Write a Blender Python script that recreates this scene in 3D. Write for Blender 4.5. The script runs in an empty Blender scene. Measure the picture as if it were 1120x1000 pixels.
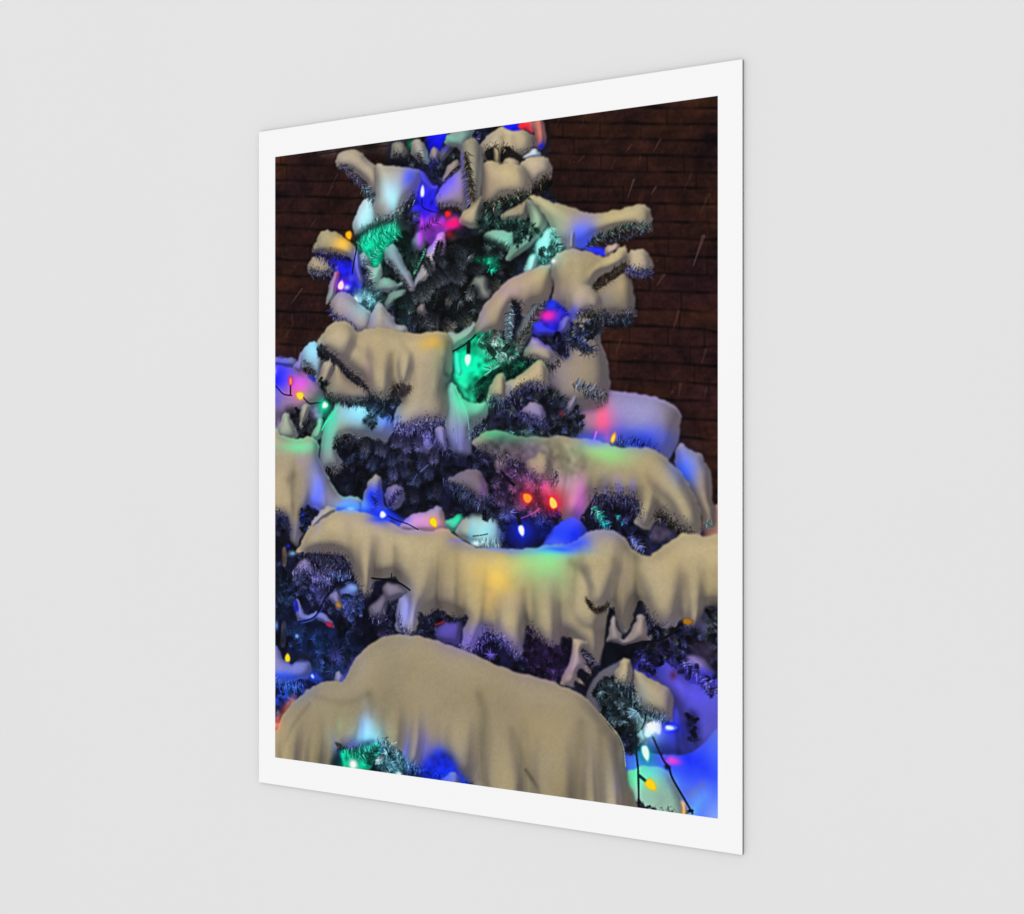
import bpy, bmesh
import numpy as np, math, random
# ---------------------------------------------------------------------------------------------
#  THE PRINTED PICTURE.  It is drawn procedurally on a canvas laid over the paper (u right, v down)
#  and becomes the ink colour of the printed sheet, one colour per vertex.
#  XY lists are the places of the picture's features as measured on the print; at() turns them into
#  the flat picture's own coordinates.
# ---------------------------------------------------------------------------------------------
CW, CH = 900, 1200
random.seed(7); rng = np.random.default_rng(7)
X0, X1 = 300.9, 785.2
TOP0, TOP1, BOT0, BOT1 = 171.9, 104.3, 828.4, 895.3
Z0, Z1 = 1/(BOT0-TOP0), 1/(BOT1-TOP1)
def at(x, y):
    t = (x-X0)/(X1-X0)
    u = t*Z0/(Z1*(1-t)+t*Z0)
    top = TOP0+(TOP1-TOP0)*t; bot = BOT0+(BOT1-BOT0)*t
    return u*CW, (y-top)/(bot-top)*CH
def pts(s):
    if isinstance(s, str):
        s = [float(q) for q in s.replace(',', ' ').split()]
        s = list(zip(s[0::2], s[1::2]))
    return np.array([at(*p) for p in s])
def crop(s, x0, y0, k):
    """points measured on an enlarged detail"""
    s = [float(q) for q in s.replace(',', ' ').split()]
    return [(x0+a/k, y0+b/k) for a, b in zip(s[0::2], s[1::2])]
img = np.zeros((CH, CW, 3), np.float32)
KEEP = np.zeros((CH, CW), np.float32)             # the glowing bulbs themselves keep their own colour
YY, XX = np.mgrid[0:CH, 0:CW].astype(np.float32)
def C(*c): return np.array(c, np.float32)/255.0

def box1(a, r, ax):
    r = int(r)
    if r < 1: return a
    n = a.shape[ax]
    pad = [(0, 0)]*a.ndim; pad[ax] = (r+1, r)
    c = np.cumsum(np.pad(a, pad, mode='edge'), axis=ax, dtype=np.float64)
    hi = np.take(c, range(2*r+1, 2*r+1+n), axis=ax); lo = np.take(c, range(0, n), axis=ax)
    return ((hi-lo)/(2*r+1)).astype(np.float32)
def blur(a, s, sy=None):
    sy = s if sy is None else sy
    for _ in range(3):
        a = box1(a, max(0, round(s*0.98)), 1) if s >= .5 else a
        a = box1(a, max(0, round(sy*0.98)), 0) if sy >= .5 else a
    return a
def noise(h, w, sx, sy):
    n = blur(rng.standard_normal((h, w)).astype(np.float32), sx, sy)
    return n/(n.std()+1e-6)
NZ = {k: noise(CH, CW, *k) for k in [(1, 1), (3, 3), (10, 10), (5, 5), (30, 30), (5, 26), (2.2, 16), (22, 2), (9, 40), (26, 40)]}

def smooth(p, closed=True, n=6):
    m = len(p); out = []
    for i in range(m if closed else m-1):
        if closed: a, b, c, d = p[(i-1) % m], p[i], p[(i+1) % m], p[(i+2) % m]
        else: a, b, c, d = p[max(i-1, 0)], p[i], p[i+1], p[min(i+2, m-1)]
        for k in range(n):
            t = k/n
            out.append(0.5*((2*b)+(-a+c)*t+(2*a-5*b+4*c-d)*t*t+(-a+3*b-3*c+d)*t**3))
    if not closed: out.append(p[-1])
    return np.array(out)
def window(p, m):
    x0 = int(max(0, math.floor(p[:, 0].min()-m))); x1 = int(min(CW, math.ceil(p[:, 0].max()+m)))
    y0 = int(max(0, math.floor(p[:, 1].min()-m))); y1 = int(min(CH, math.ceil(p[:, 1].max()+m)))
    return x0, y0, max(x1, x0+2), max(y1, y0+2)
def raster(p, win):
    """antialiased coverage of polygon p in the window (4 sub-scanlines, exact in x)"""
    x0, y0, x1, y1 = win; w, h = x1-x0, y1-y0; SS = 4
    acc = np.zeros((h*SS, w+1), np.float32)
    a = p; b = np.roll(p, -1, axis=0)
    for (ax, ay), (bx, by) in zip(a, b):
        if ay == by: continue
        s = 1.0
        if ay > by: ax, ay, bx, by = bx, by, ax, ay; s = -1.0
        r0 = max(0, math.ceil((ay-y0)*SS-.5)); r1 = min(h*SS-1, math.ceil((by-y0)*SS-.5)-1)
        if r1 < r0: continue
        r = np.arange(r0, r1+1); yy = (r+.5)/SS+y0
        xx = np.clip(ax+(bx-ax)*(yy-ay)/(by-ay)-x0, 0, w-1e-3)
        i = xx.astype(int); f = xx-i
        np.add.at(acc, (r, i), s*(1-f)); np.add.at(acc, (r, i+1), s*f)
    m = np.abs(np.cumsum(acc, axis=1))[:, :w]
    return np.clip(m, 0, 1).reshape(h, SS, w).mean(1)
def over(win, m, col):
    x0, y0, x1, y1 = win; v = img[y0:y1, x0:x1]
    v += (col-v)*m[..., None]

# -- strokes ---------------------------------------------------------------------------------
def stroke(x0, y0, x1, y1, w, col, a=1.0, taper=True):
    m = w+1.5
    ax, bx = (x0, x1) if x0 < x1 else (x1, x0); ay, by = (y0, y1) if y0 < y1 else (y1, y0)
    ix0, ix1, iy0, iy1 = int(max(0, ax-m)), int(min(CW, bx+m+1)), int(max(0, ay-m)), int(min(CH, by+m+1))
    if ix1 <= ix0 or iy1 <= iy0: return
    X = XX[iy0:iy1, ix0:ix1]-x0; Y = YY[iy0:iy1, ix0:ix1]-y0
    dx, dy = x1-x0, y1-y0; L2 = dx*dx+dy*dy+1e-6
    t = np.clip((X*dx+Y*dy)/L2, 0, 1)
    d = np.sqrt((X-t*dx)**2+(Y-t*dy)**2)
    ww = w*(1-.75*t)*.5 if taper else w*.5
    k = np.clip(ww+.5-d, 0, 1)*np.minimum(1, a)
    v = img[iy0:iy1, ix0:ix1]; v += (col-v)*k[..., None]
def polyline(s, w, col, a=1.0, sm=True):
    p = pts(s); p = smooth(p, False) if sm else p
    for q, r in zip(p[:-1], p[1:]): stroke(q[0], q[1], r[0], r[1], w, col, a, False)
def pick(cols):
    c = cols[random.randrange(len(cols))]*(random.choice((.45, .7, .9, 1.0, 1.25))*random.uniform(.85, 1.12))
    return np.clip(c, 0, 1)
def twig(s, n, ln, cols, w=1.4, spread=50, a=.85, side=0, off=0.0, core=None, cw=2):
    """needles growing off both sides of a twig that runs along s"""
    p = smooth(pts(s), False); seg = np.linalg.norm(np.diff(p, axis=0), axis=1); cum = np.r_[0, np.cumsum(seg)]
    if core is not None:
        for q, r in zip(p[:-1], p[1:]): stroke(q[0], q[1], r[0], r[1], cw, core, .9, False)
    for _ in range(n):
        d = random.random()*cum[-1]; i = min(len(seg)-1, int(np.searchsorted(cum, d)-1)); i = max(i, 0)
        t = (d-cum[i])/(seg[i]+1e-6); q = p[i]+(p[i+1]-p[i])*t
        ang = math.atan2(*(p[i+1]-p[i])[::-1])
        sd = side if side else random.choice((-1, 1))
        g = ang+sd*math.radians(random.uniform(spread-22, spread+26)); L = ln*1.25*random.uniform(.5, 1.15)
        ox, oy = random.gauss(0, off), random.gauss(0, off)
        stroke(q[0]+ox, q[1]+oy, q[0]+ox+L*math.cos(g), q[1]+oy+L*math.sin(g), w, pick(cols), a*random.uniform(.6, 1))
def tuft(x, y, r, n, cols, w=1.4, a=.85, a0=0, a1=360, inner=.12):
    """a shoot seen end on: needles in a star (r in canvas px, x y on the print)"""
    cx, cy = at(x, y)
    for _ in range(n):
        g = math.radians(random.uniform(a0, a1)); L = r*1.15*random.uniform(.5, 1.1); k = r*inner
        stroke(cx+k*math.cos(g), cy+k*math.sin(g), cx+L*math.cos(g), cy+L*math.sin(g), w, pick(cols), a*random.uniform(.5, 1))
def shoot(x, y, deg, ln, wd, tip, root=None, a=.8, dens=1.0):
    """a needled shoot seen from the side: dark at its base, frosted at its tip (x, y is the middle; deg points to the tip)"""
    cx, cy = at(x, y); g = math.radians(deg); dx, dy = math.cos(g), math.sin(g); root = tip*.22 if root is None else root
    ln *= 1.7; wd *= 1.7
    for k in range(5):
        t = -.5+k/4; X_, Y_ = cx+dx*ln*t*.8, cy+dy*ln*t*.8
        stroke(X_-1, Y_, X_+1, Y_, wd*.62, root*.8+(tip-root)*.12*(k/4), .38, False)
    n = int(dens*(ln*wd)*.55)
    for _ in range(n):
        t = random.random()**.85; s_ = random.choice((-1, 1))
        w_ = wd*.5*math.sqrt(max(.1, 1-(max(0, t-.72)/.3)**2))*random.uniform(.1, .55)
        px_, py_ = cx+dx*ln*(t-.5)-dy*s_*w_, cy+dy*ln*(t-.5)+dx*s_*w_
        h_ = g+s_*math.radians(random.gauss(38, 30)); L = wd*random.uniform(.15, .5)
        k = np.clip(.15+.85*t**1.4, 0, 1)*random.uniform(.45, 1.25)
        if random.random() < .3: k *= .3
        c_ = np.clip(root+(tip-root)*k, 0, 1)
        stroke(px_, py_, px_+L*math.cos(h_), py_+L*math.sin(h_), 1.3, c_, a*random.uniform(.55, 1))
def inside(p, x, y):
    c = False; n = len(p); j = n-1
    for i in range(n):
        if (p[i][1] > y) != (p[j][1] > y) and x < (p[j][0]-p[i][0])*(y-p[i][1])/(p[j][1]-p[i][1])+p[i][0]: c = not c
        j = i
    return c
def thicket(s, cols, n, r=(9, 17), per=26, base=None, a=.6, dark=.55):
    """the shaded inside of the tree: a dark ground covered with needle stars, deep ones first"""
    if isinstance(s, str): s = [tuple(q) for q in np.array([float(v) for v in s.replace(',', ' ').split()]).reshape(-1, 2)]
    p = smooth(pts(s)); win = window(p, 8)
    if base is not None:
        m = blur(raster(p, win), 5)
        x0, y0, x1, y1 = win
        tone = 1+.35*NZ[(10, 10)][y0:y1, x0:x1]+.15*NZ[(3, 3)][y0:y1, x0:x1]
        x_ = base[None, None, :]*np.clip(tone, .3, 1.9)[..., None]
        over(win, m, x_)
    xs = [q[0] for q in s]; ys = [q[1] for q in s]; k = 0; tries = 0; n = int(n*1.7)
    while k < n and tries < n*20:
        tries += 1; x = random.uniform(min(xs), max(xs)); y = random.uniform(min(ys), max(ys))
        if not inside(s, x, y): continue
        f = dark+(1-dark)*k/n; R = random.uniform(*r); c = np.clip(cols[random.randrange(len(cols))]*f*random.uniform(.75, 1.6), 0, 1)
        kind = random.random()
        if kind < .38:
            g = random.uniform(20, 160); tuft(x, y, R, per, [c, c*.6], a=a, a0=g-80, a1=g+80)
        elif kind < .80:                              # a short side shoot pointing out and down
            shoot(x, y, random.uniform(15, 165), R*.95, R*.62, np.clip(c*1.25, 0, 1), c*.18, a=min(1, a+.15))
        else:
            glow(x, y, R*.4, R*.4, c*.6, .5); tuft(x, y, R, per, [c, c*.5, c*.8], a=a)
        k += 1

# -- snow ------------------------------------------------------------------------------------
TAN = C(163, 145, 112); LIT = C(180, 162, 128); SHADE = C(96, 84, 78); MAUVE = C(150, 130, 140)
def snow(s, col=TAN, sharp=False, lit=None, shade=None, rim=None, rimw=.35, drape=.35, sh=.45, soft=1.0, ragged=0, rag_cols=None,
         under=.55, glows=(), folds=(), lobes=(), lobe=1.0, crackle=0, fade=0.0, k=1.0, edge=.55, tint=None):
    """a cushion of snow: outline -> inflated relief -> lit from the upper front, with drapes, a pale rim, and the
    coloured light of nearby bulbs (glows: x, y, rx, ry, colour, strength; places on the print)"""
    p = smooth(pts(s)) if not sharp else np.concatenate([np.linspace(a_, b_, 4, endpoint=False) for a_, b_ in zip(pts(s), np.roll(pts(s), -1, 0))]); npt = len(p)                  # natural wobble of the outline
    wob_ = rng.standard_normal((2, npt)).astype(np.float32)
    ker = np.exp(-np.linspace(-2, 2, 7)**2); ker /= ker.sum()
    for ax in (0, 1):
        wv_ = np.convolve(np.r_[wob_[ax][-6:], wob_[ax], wob_[ax][:6]], ker, 'same')[6:-6]
        p[:, ax] += wv_*1.5+wob_[ax]*.35
    win = window(p, 30); x0, y0, x1, y1 = win
    m = raster(p, win)
    size = math.sqrt(max(50, m.sum()))
    # wobble of the outline
    if sh > 0:                                        # the cushion darkens what lies right behind and below it
        sd = blur(np.pad(m, ((6, 0), (0, 0)))[:m.shape[0]], 5*k)
        over(win, sd*sh, C(10, 10, 22)[None, None])
    mm = m if soft <= 0 else blur(m, 1.0*soft)
    h = np.zeros_like(m); s0 = size
    for sg, wt in ((size*.03+1.5, .8), (min(size*.075+2, 11), 1.5), (min(size*.17+3, 24), 1.35)):
        b = blur(m, sg); h += wt*sg*1.15*.22*np.log1p(np.exp((b*2-.85)/.22))
    gap = 1-m; up_ = int(18+size*.03)                  # hollows run up from the gaps between the hanging tongues
    g_ = np.concatenate([gap[up_:], np.repeat(gap[-1:], up_, 0)], 0)
    hg = -drape*(22*blur(g_, 4, up_*.9)+24*blur(g_, 9, up_*1.4))
    h += drape*(NZ[(5, 26)][y0:y1, x0:x1]*.7+NZ[(9, 40)][y0:y1, x0:x1]*2.0)
    h += NZ[(10, 10)][y0:y1, x0:x1]*.30+NZ[(5, 5)][y0:y1, x0:x1]*.19+NZ[(3, 3)][y0:y1, x0:x1]*.055+NZ[(30, 30)][y0:y1, x0:x1]*2.2
    if lobes:                                         # tongues and cushions inside the outline
        hl = np.zeros_like(m)
        for ls, lw in lobes:
            lp = smooth(pts(ls), False, 4); e_ = lp[-1]-lp[-3]; lp = np.concatenate([lp, [lp[-1]+e_/(np.linalg.norm(e_)+1e-6)*22]]); lw = lw*1.75; dd = np.full_like(m, 1e9); tt = np.zeros_like(m); ns = len(lp)-1
            for si, (q, r) in enumerate(zip(lp[:-1], lp[1:])):
                X = XX[y0:y1, x0:x1]-q[0]; Y = YY[y0:y1, x0:x1]-q[1]; d = r-q
                t = (X*d[0]+Y*d[1])/(d@d+1e-6)
                tc = np.clip(t, 0, 1); e = (X-tc*d[0])**2+(Y-tc*d[1])**2
                near = e < dd; dd = np.where(near, e, dd); tt = np.where(near, (si+tc)/ns, tt)
            hl = np.maximum(hl, lw*.52*lobe*np.sqrt(np.clip(1.12-dd/(lw*lw), 0, 1))*(np.clip(tt*1.5, 0, 1)*.95+.05))
        hl = blur(hl, 3.0); h += hl; vall = np.clip(1-hl/(blur(hl, 14)+2), 0, 1)
    h = blur(h, 1.2)
    gy, gx = np.gradient(h); gx = gx+np.gradient(hg)[1]; gy = gy+.12*np.gradient(hg)[0]; gx *= .8; gy *= .62
    nz = 1/np.sqrt(gx*gx+gy*gy+1)
    l = np.array([-.17, -.46, .87])                   # towards the lamp
    L = (-gx*l[0]-gy*l[1]+l[2])*nz
    # soft broad shading
    col = np.clip(col*np.array([1.035, 1.06, 1.055], np.float32), 0, 1)
    lit = np.clip(col*1.13+.015, 0, 1) if lit is None else lit*np.array([1.02, 1.04, 1.09], np.float32)
    shade = (col*.57+C(18, 16, 40)*.5) if shade is None else shade
    f = np.clip((L-.38)/.60, 0, 1)[..., None]
    c = shade+(col-shade)*np.clip(f*1.7, 0, 1)+(lit-col)*np.clip(f*2.2-1.25, 0, 1)
    if tint is not None: c = c+(tint-c)*np.clip(.5-.9*f, 0, .6)
    if lobes: c = c*(1-.20*lobe*np.clip(vall, 0, .8)*np.clip(blur(hl, 14)/5, 0, 1))[..., None]
    if crackle:
        rg = np.exp(-(NZ[(10, 10)][y0:y1, x0:x1]+.35*NZ[(3, 3)][y0:y1, x0:x1])**2/.02); c = c*(1-crackle*rg)[..., None]
    if rim is not None:                               # thin pale edge along the top
        up = np.clip(m-np.pad(m, ((5, 0), (0, 0)))[:m.shape[0]], 0, 1)
        c = c+(rim-c)*(blur(up, 1.2)*rimw)[..., None]
    ed = 1-blur(m, 2.2)
    c = c*(1-(np.clip(ed*1.6-.25, 0, 1)*.08*edge)[..., None])
    c = c*(1+.007*NZ[(1, 1)][y0:y1, x0:x1]+.003*NZ[(3, 3)][y0:y1, x0:x1]+.03*NZ[(30, 30)][y0:y1, x0:x1])[..., None]
    cool = np.clip(.10+.13*NZ[(26, 40)][y0:y1, x0:x1]+.5*(1-f[..., 0]), 0, .55)[..., None]
    c = c+(c.mean(2, keepdims=True)*C(252, 245, 262)-c)*cool*.55
    for fs, fw, fa in folds:                          # creases: soft dark lines
        fw = fw*2.6; fa = fa*.5; fp = smooth(pts(fs), False); fm = np.zeros_like(m)
        for q, r in zip(fp[:-1], fp[1:]):
            X = XX[y0:y1, x0:x1]-q[0]; Y = YY[y0:y1, x0:x1]-q[1]; d = r-q
            t = np.clip((X*d[0]+Y*d[1])/(d@d+1e-6), 0, 1)
            fm = np.maximum(fm, np.exp(-((X-t*d[0])**2+(Y-t*d[1])**2)/(fw*fw)))
        c = c*(1-fa*fm[..., None])
    for gx_, gy_, rx, ry, gc, ga in glows:
        cx, cy = at(gx_, gy_)
        wx = NZ[(30, 30)][y0:y1, x0:x1]*min(7, rx*.5)+NZ[(10, 10)][y0:y1, x0:x1]*min(3, rx*.25); wy = NZ[(26, 40)][y0:y1, x0:x1]*min(7, ry*.5)+NZ[(9, 40)][y0:y1, x0:x1]*min(4, ry*.25)
        e = np.exp(-(((XX[y0:y1, x0:x1]-cx+wx)/(rx*1.95))**2+((YY[y0:y1, x0:x1]-cy+wy)/(ry*1.75))**2)**.85)
        e = e*(1+.05*NZ[(3, 3)][y0:y1, x0:x1]+.16*NZ[(10, 10)][y0:y1, x0:x1]+.10*NZ[(9, 40)][y0:y1, x0:x1])
        lum = .80+.35*f[..., 0]
        g3 = gc[None, None]*lum[..., None]
        c = c+(g3-c)*np.clip(e*ga, 0, 1)[..., None]
    if ragged:                                        # underside breaks up into needles
        low = np.clip(blur(m, 2.0)-blur(np.pad(m, ((0, ragged), (0, 0)))[ragged:], 2.0), 0, 1)
        nn = NZ[(2.2, 16)][y0:y1, x0:x1]*.6+NZ[(3, 3)][y0:y1, x0:x1]*.8
        cut = np.clip((low*1.7-.75+.33*nn)*2.2, 0, 1)*np.clip(low*6-.3, 0, 1)
        mm = mm*(1-cut*.92)
    if fade:                                          # merges upward into the snow it hangs from
        ya, yb = p[:, 1].min(), p[:, 1].max(); r_ = np.clip((YY[y0:y1, x0:x1]-ya)/(fade*(yb-ya)), 0, 1)
        mm = mm*(r_*r_*(3-2*r_))*.85
    over(win, mm, np.clip(c, 0, 1))
    return p
def fringe(s, n, ln, dark, light=None, deg=90, spread=32, w=1.35, a=.85, up=.45, jit=3.2):
    """short needles sticking out of the underside of the snow, some dark ones reaching up into it"""
    p = smooth(pts(s), False); seg = np.linalg.norm(np.diff(p, axis=0), axis=1); cum = np.r_[0, np.cumsum(seg)]
    for _ in range(n):
        d = random.random()*cum[-1]; i = max(0, min(len(seg)-1, int(np.searchsorted(cum, d)-1)))
        q = p[i]+(p[i+1]-p[i])*((d-cum[i])/(seg[i]+1e-6))
        g = math.radians(deg+random.gauss(0, spread)); L = ln*1.2*random.uniform(.35, 1.2)
        q = q+np.array([random.gauss(0, jit), random.gauss(0, jit)])
        if random.random() < up: q = q-np.array([math.cos(g), math.sin(g)])*L*.6
        cols = light if (light is not None and random.random() < .28) else dark
        stroke(q[0], q[1], q[0]+L*math.cos(g), q[1]+L*math.sin(g), w, pick(cols), a*random.uniform(.55, 1))
    for _ in range(int(n*1.1)):                       # dark flecks where needles show through the thinning snow
        d = random.random()*cum[-1]; i = max(0, min(len(seg)-1, int(np.searchsorted(cum, d)-1)))
        q = p[i]+(p[i+1]-p[i])*((d-cum[i])/(seg[i]+1e-6)); g = math.radians(deg); v = random.gauss(-2.5, 1.9*jit)
        q = q+np.array([math.cos(g)*v+random.gauss(0, 2), math.sin(g)*v]); h_ = g+random.gauss(0, .9); L = ln*random.uniform(.2, .5)
        stroke(q[0], q[1], q[0]+L*math.cos(h_), q[1]+L*math.sin(h_), w, pick(dark), a*random.uniform(.35, .85))
def patch(s, col, soft=2.0, a=1.0, tex=.12):
    p = smooth(pts(s)); win = window(p, 4*soft+6); x0, y0, x1, y1 = win
    m = blur(raster(p, win), soft)*a
    c = col[None, None]*(1+tex*NZ[(3, 3)][y0:y1, x0:x1]+tex*NZ[(10, 10)][y0:y1, x0:x1])[..., None]
    over(win, m, np.clip(c, 0, 1))
def glow(x, y, rx, ry, col, a, mode='mix'):
    cx, cy = at(x, y); rx *= 1.7; ry *= 1.6
    win = (int(max(0, cx-3*rx)), int(max(0, cy-3*ry)), int(min(CW, cx+3*rx)), int(min(CH, cy+3*ry))); x0, y0, x1, y1 = win
    if x1 <= x0 or y1 <= y0: return
    e = np.exp(-(((XX[y0:y1, x0:x1]-cx)/rx)**2+((YY[y0:y1, x0:x1]-cy)/ry)**2))*a
    v = img[y0:y1, x0:x1]
    if mode == 'mix': v += (col-v)*np.clip(e, 0, 1)[..., None]
    elif mode == 'add': v += col*e[..., None]*(1-v)
    elif mode == 'tint':                              # coloured light on what is there: keeps its detail
        lum = v.mean(2, keepdims=True); t = col[None, None]*np.clip(lum*2.3, 0, 1.3)
        v += (t-v)*(np.clip(e, 0, 1)*(1-KEEP[y0:y1, x0:x1]))[..., None]
    elif mode == 'dark': v *= 1-np.clip(e, 0, 1)[..., None]
    np.clip(v, 0, 1, out=v)
def bulb(x, y, ln, wd, deg, core, halo, rim=None, halo_r=10, halo_a=.8, socket=None):
    """a faceted drop-shaped bulb; deg is where its tip points (0 right, 90 down)"""
    cx, cy = at(x, y); g = math.radians(deg); d = np.array([math.cos(g), math.sin(g)]); n = np.array([-d[1], d[0]])
    if halo is not None: glow(x, y, halo_r, halo_r, halo, halo_a)
    c = np.array([cx, cy]); k = 1.6
    prof = [(-.5, .30), (-.36, .44), (-.12, .50), (.15, .40), (.36, .2), (.5, .03)]
    q = np.array([c+d*ln*k*t+n*wd*k*r for t, r in prof]+[c+d*ln*k*t-n*wd*k*r for t, r in prof[::-1]])
    if socket is not None:
        a = c-d*ln*k*.5; b = a-d*ln*k*socket*.8; stroke(a[0], a[1], b[0], b[1], wd*k*.62, C(18, 20, 20), 1, False)
    q = smooth(q, n=4); win = window(q, 5)
    m = raster(q, win); KEEP[win[1]:win[3], win[0]:win[2]] = np.maximum(KEEP[win[1]:win[3], win[0]:win[2]], np.clip(blur(m, 1.5)*1.6, 0, 1))
    if rim is not None:
        over(win, blur(m, 1.0), rim[None, None]); mi = np.clip(blur(m, 2.0)*2-1.0, 0, 1); over(win, np.clip(mi*1.5, 0, 1), core[None, None])
    else: over(win, blur(m, .6), core[None, None])
WIRE = C(16, 20, 22)
# ============================ THE PICTURE: brick wall ============================
GREEN = C(0, 214, 150); DGREEN = C(0, 120, 90); CYAN = C(150, 225, 232); BLUE = C(22, 30, 245); LBLUE = C(90, 130, 250)
PINK = C(255, 40, 170); MAG = C(200, 60, 230); RED = C(250, 30, 40); LAV = C(150, 135, 190); YEL = C(255, 205, 20); WHITE = C(255, 255, 255)
ICE = C(190, 215, 220); TEAL = C(110, 150, 145)
NAVY = [C(30, 38, 62), C(60, 70, 110), C(20, 24, 44)]
PURP = [C(34, 40, 78), C(74, 78, 132), C(15, 18, 40)]
SLATE = [C(38, 46, 50), C(82, 92, 96), C(20, 26, 30)]
DARK = [C(14, 16, 20), C(30, 32, 40), C(44, 46, 58)]
BROWNN = [C(30, 26, 22), C(58, 50, 42), C(16, 14, 14)]
TEALN = [C(18, 50, 46), C(60, 110, 100), C(12, 26, 28)]
BLUEN = [C(20, 36, 130), C(60, 90, 210), C(12, 16, 50)]

rows_l = [112, 129, 146, 163, 180, 197, 214.5, 232, 249.5, 267, 284, 301, 320, 340, 358, 376, 394, 412, 430, 449, 468]
rows_r = [118, 135.5, 153, 170.5, 188, 205.5, 223.5, 243, 262, 281, 301, 320.5, 340, 359.5, 379.5, 399.5, 419.5, 439, 459, 480, 502]
rows_r2 = [522, 543, 564, 585]
base = np.stack([np.full((CH, CW), v, np.float32) for v in (46/255, 25/255, 18/255)], -1)
gx = XX/CW; gy = YY/CH
base *= (1+.05*NZ[(30, 30)]+.10*NZ[(10, 10)]+.035*NZ[(22, 2)]+.07*NZ[(3, 3)]+.05*NZ[(1, 1)])[..., None]
hue = np.clip(NZ[(30, 30)]*.5+.5*noise(CH, CW, 60, 14), -1.5, 1.5)
base[..., 0] += .008*hue+.012*gy; base[..., 1] += .006*hue-.004; base[..., 2] += -.010*hue+.024*gy+.006
base *= (1-.15*gy*0+.05)[..., None]
img[:] = np.clip(base*.84, 0, 1)
dark = np.zeros((CH, CW), np.float32); lite = np.zeros((CH, CW), np.float32)
ys_l = [at(301, y)[1] for y in rows_l]+[1, 1, 1, 1]; ys_r = [at(785, y)[1] for y in rows_r]
wob = NZ[(22, 2)]*.0
cols_x = np.arange(CW, dtype=np.float32)
wv = blur(rng.standard_normal((30, CW)).astype(np.float32), 14, 0); wv /= wv.std()
wa = blur(rng.standard_normal((30, CW)).astype(np.float32), 9, 0); wa /= wa.std()
for i, (a, b) in enumerate(zip(ys_l[:21], ys_r)):
    yc = a+(b-a)*cols_x/CW+wv[i]*.7
    d = YY-yc[None]
    amp = np.clip(.68+.22*wa[i], .2, 1.0)[None]
    dark = np.maximum(dark, np.exp(-(d/2.9)**2)*amp)
    lite = np.maximum(lite, np.exp(-((d-7)/5)**2)*.35*np.clip(.4+.4*wa[(i+9) % 30], 0, 1)[None])
    nx = random.uniform(0, 90)
    while nx < CW and i < 20:                       # faint upright joints
        y2 = ys_l[min(i+1, 20)]+(ys_r[min(i+1, 20)]-ys_l[min(i+1, 20)])*nx/CW; y1 = a+(b-a)*nx/CW
        if y2 > y1: stroke(nx, y1, nx+random.uniform(-1, 1), y2, 3.2, C(22, 11, 9), random.choice([.2, .3, .45, .6]), False)
        nx += random.uniform(62, 84)
img *= (1-.62*dark)[..., None]
img += (C(70, 45, 32)-img)*(lite*.25)[..., None]
for _ in range(150):                                # specks in the brick
    x, y = random.uniform(0, CW), random.uniform(0, 640)
    stroke(x, y, x+random.uniform(-2, 2), y+random.uniform(-1, 1), random.uniform(1, 3), C(92, 62, 40), random.uniform(.08, .4), False)
patch([(352, 166), (437, 152), (437, 164), (360, 172)], C(58, 46, 46), 3, .7)     # pale ledge behind the tree top
polyline([(330, 172), (380, 164), (436, 158)], 3, C(24, 16, 16), .5)
img[:] = np.clip(img, 0, 1)
# falling snow streaks
for x, y, x2, y2, a, w in [(369, 190, 361, 206, .25, 2), (363, 204, 357, 214, .35, 1.6), (769, 258, 758, 290, .55, 3.4), (775, 212, 766, 232, .22, 3), (722, 152, 714, 166, .35, 2.5),
        (693, 196, 686, 216, .55, 2), (717, 204, 712, 212, .5, 2), (690, 158, 684, 166, .25, 2), (638, 170, 631, 178, .25, 2.5), (726, 300, 718, 312, .35, 3), (742, 340, 736, 360, .3, 3),
        (700, 300, 696, 306, .25, 2), (330, 316, 318, 332, .45, 2.6), (319, 344, 320, 354, .3, 2), (345, 240, 338, 250, .25, 2.4), (700, 170, 699, 180, .2, 2), (612, 128, 606, 140, .25, 2.2), (640, 124, 636, 138, .2, 2),
        (672, 175, 668, 185, .2, 2), (756, 190, 748, 206, .15, 2.4), (772, 382, 767, 396, .25, 3), (744, 420, 742, 432, .3, 3), (678, 372, 673, 388, .2, 3), (772, 425, 770, 434, .2, 3), (735, 428, 733, 431, .3, 3), (312, 368, 322, 352, .2, 2), (362, 214, 350, 196, .0, 2)]:
    p, q = at(x, y), at(x2, y2); stroke(p[0], p[1], q[0], q[1], w*1.9, C(140, 110, 116), a*.55, True)

# ============================ the shaded heart of the tree ============================
HEART = [(432, 150), (520, 138), (592, 130), (600, 200), (625, 260), (650, 340), (660, 440), (700, 520), (740, 590), (785, 640), (785, 895), (640, 880), (420, 845), (301, 800), (301, 540), (330, 480), (370, 400), (380, 330), (390, 260), (420, 200)]
thicket(HEART, NAVY, 420, base=C(17, 20, 32), dark=.6)
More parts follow.
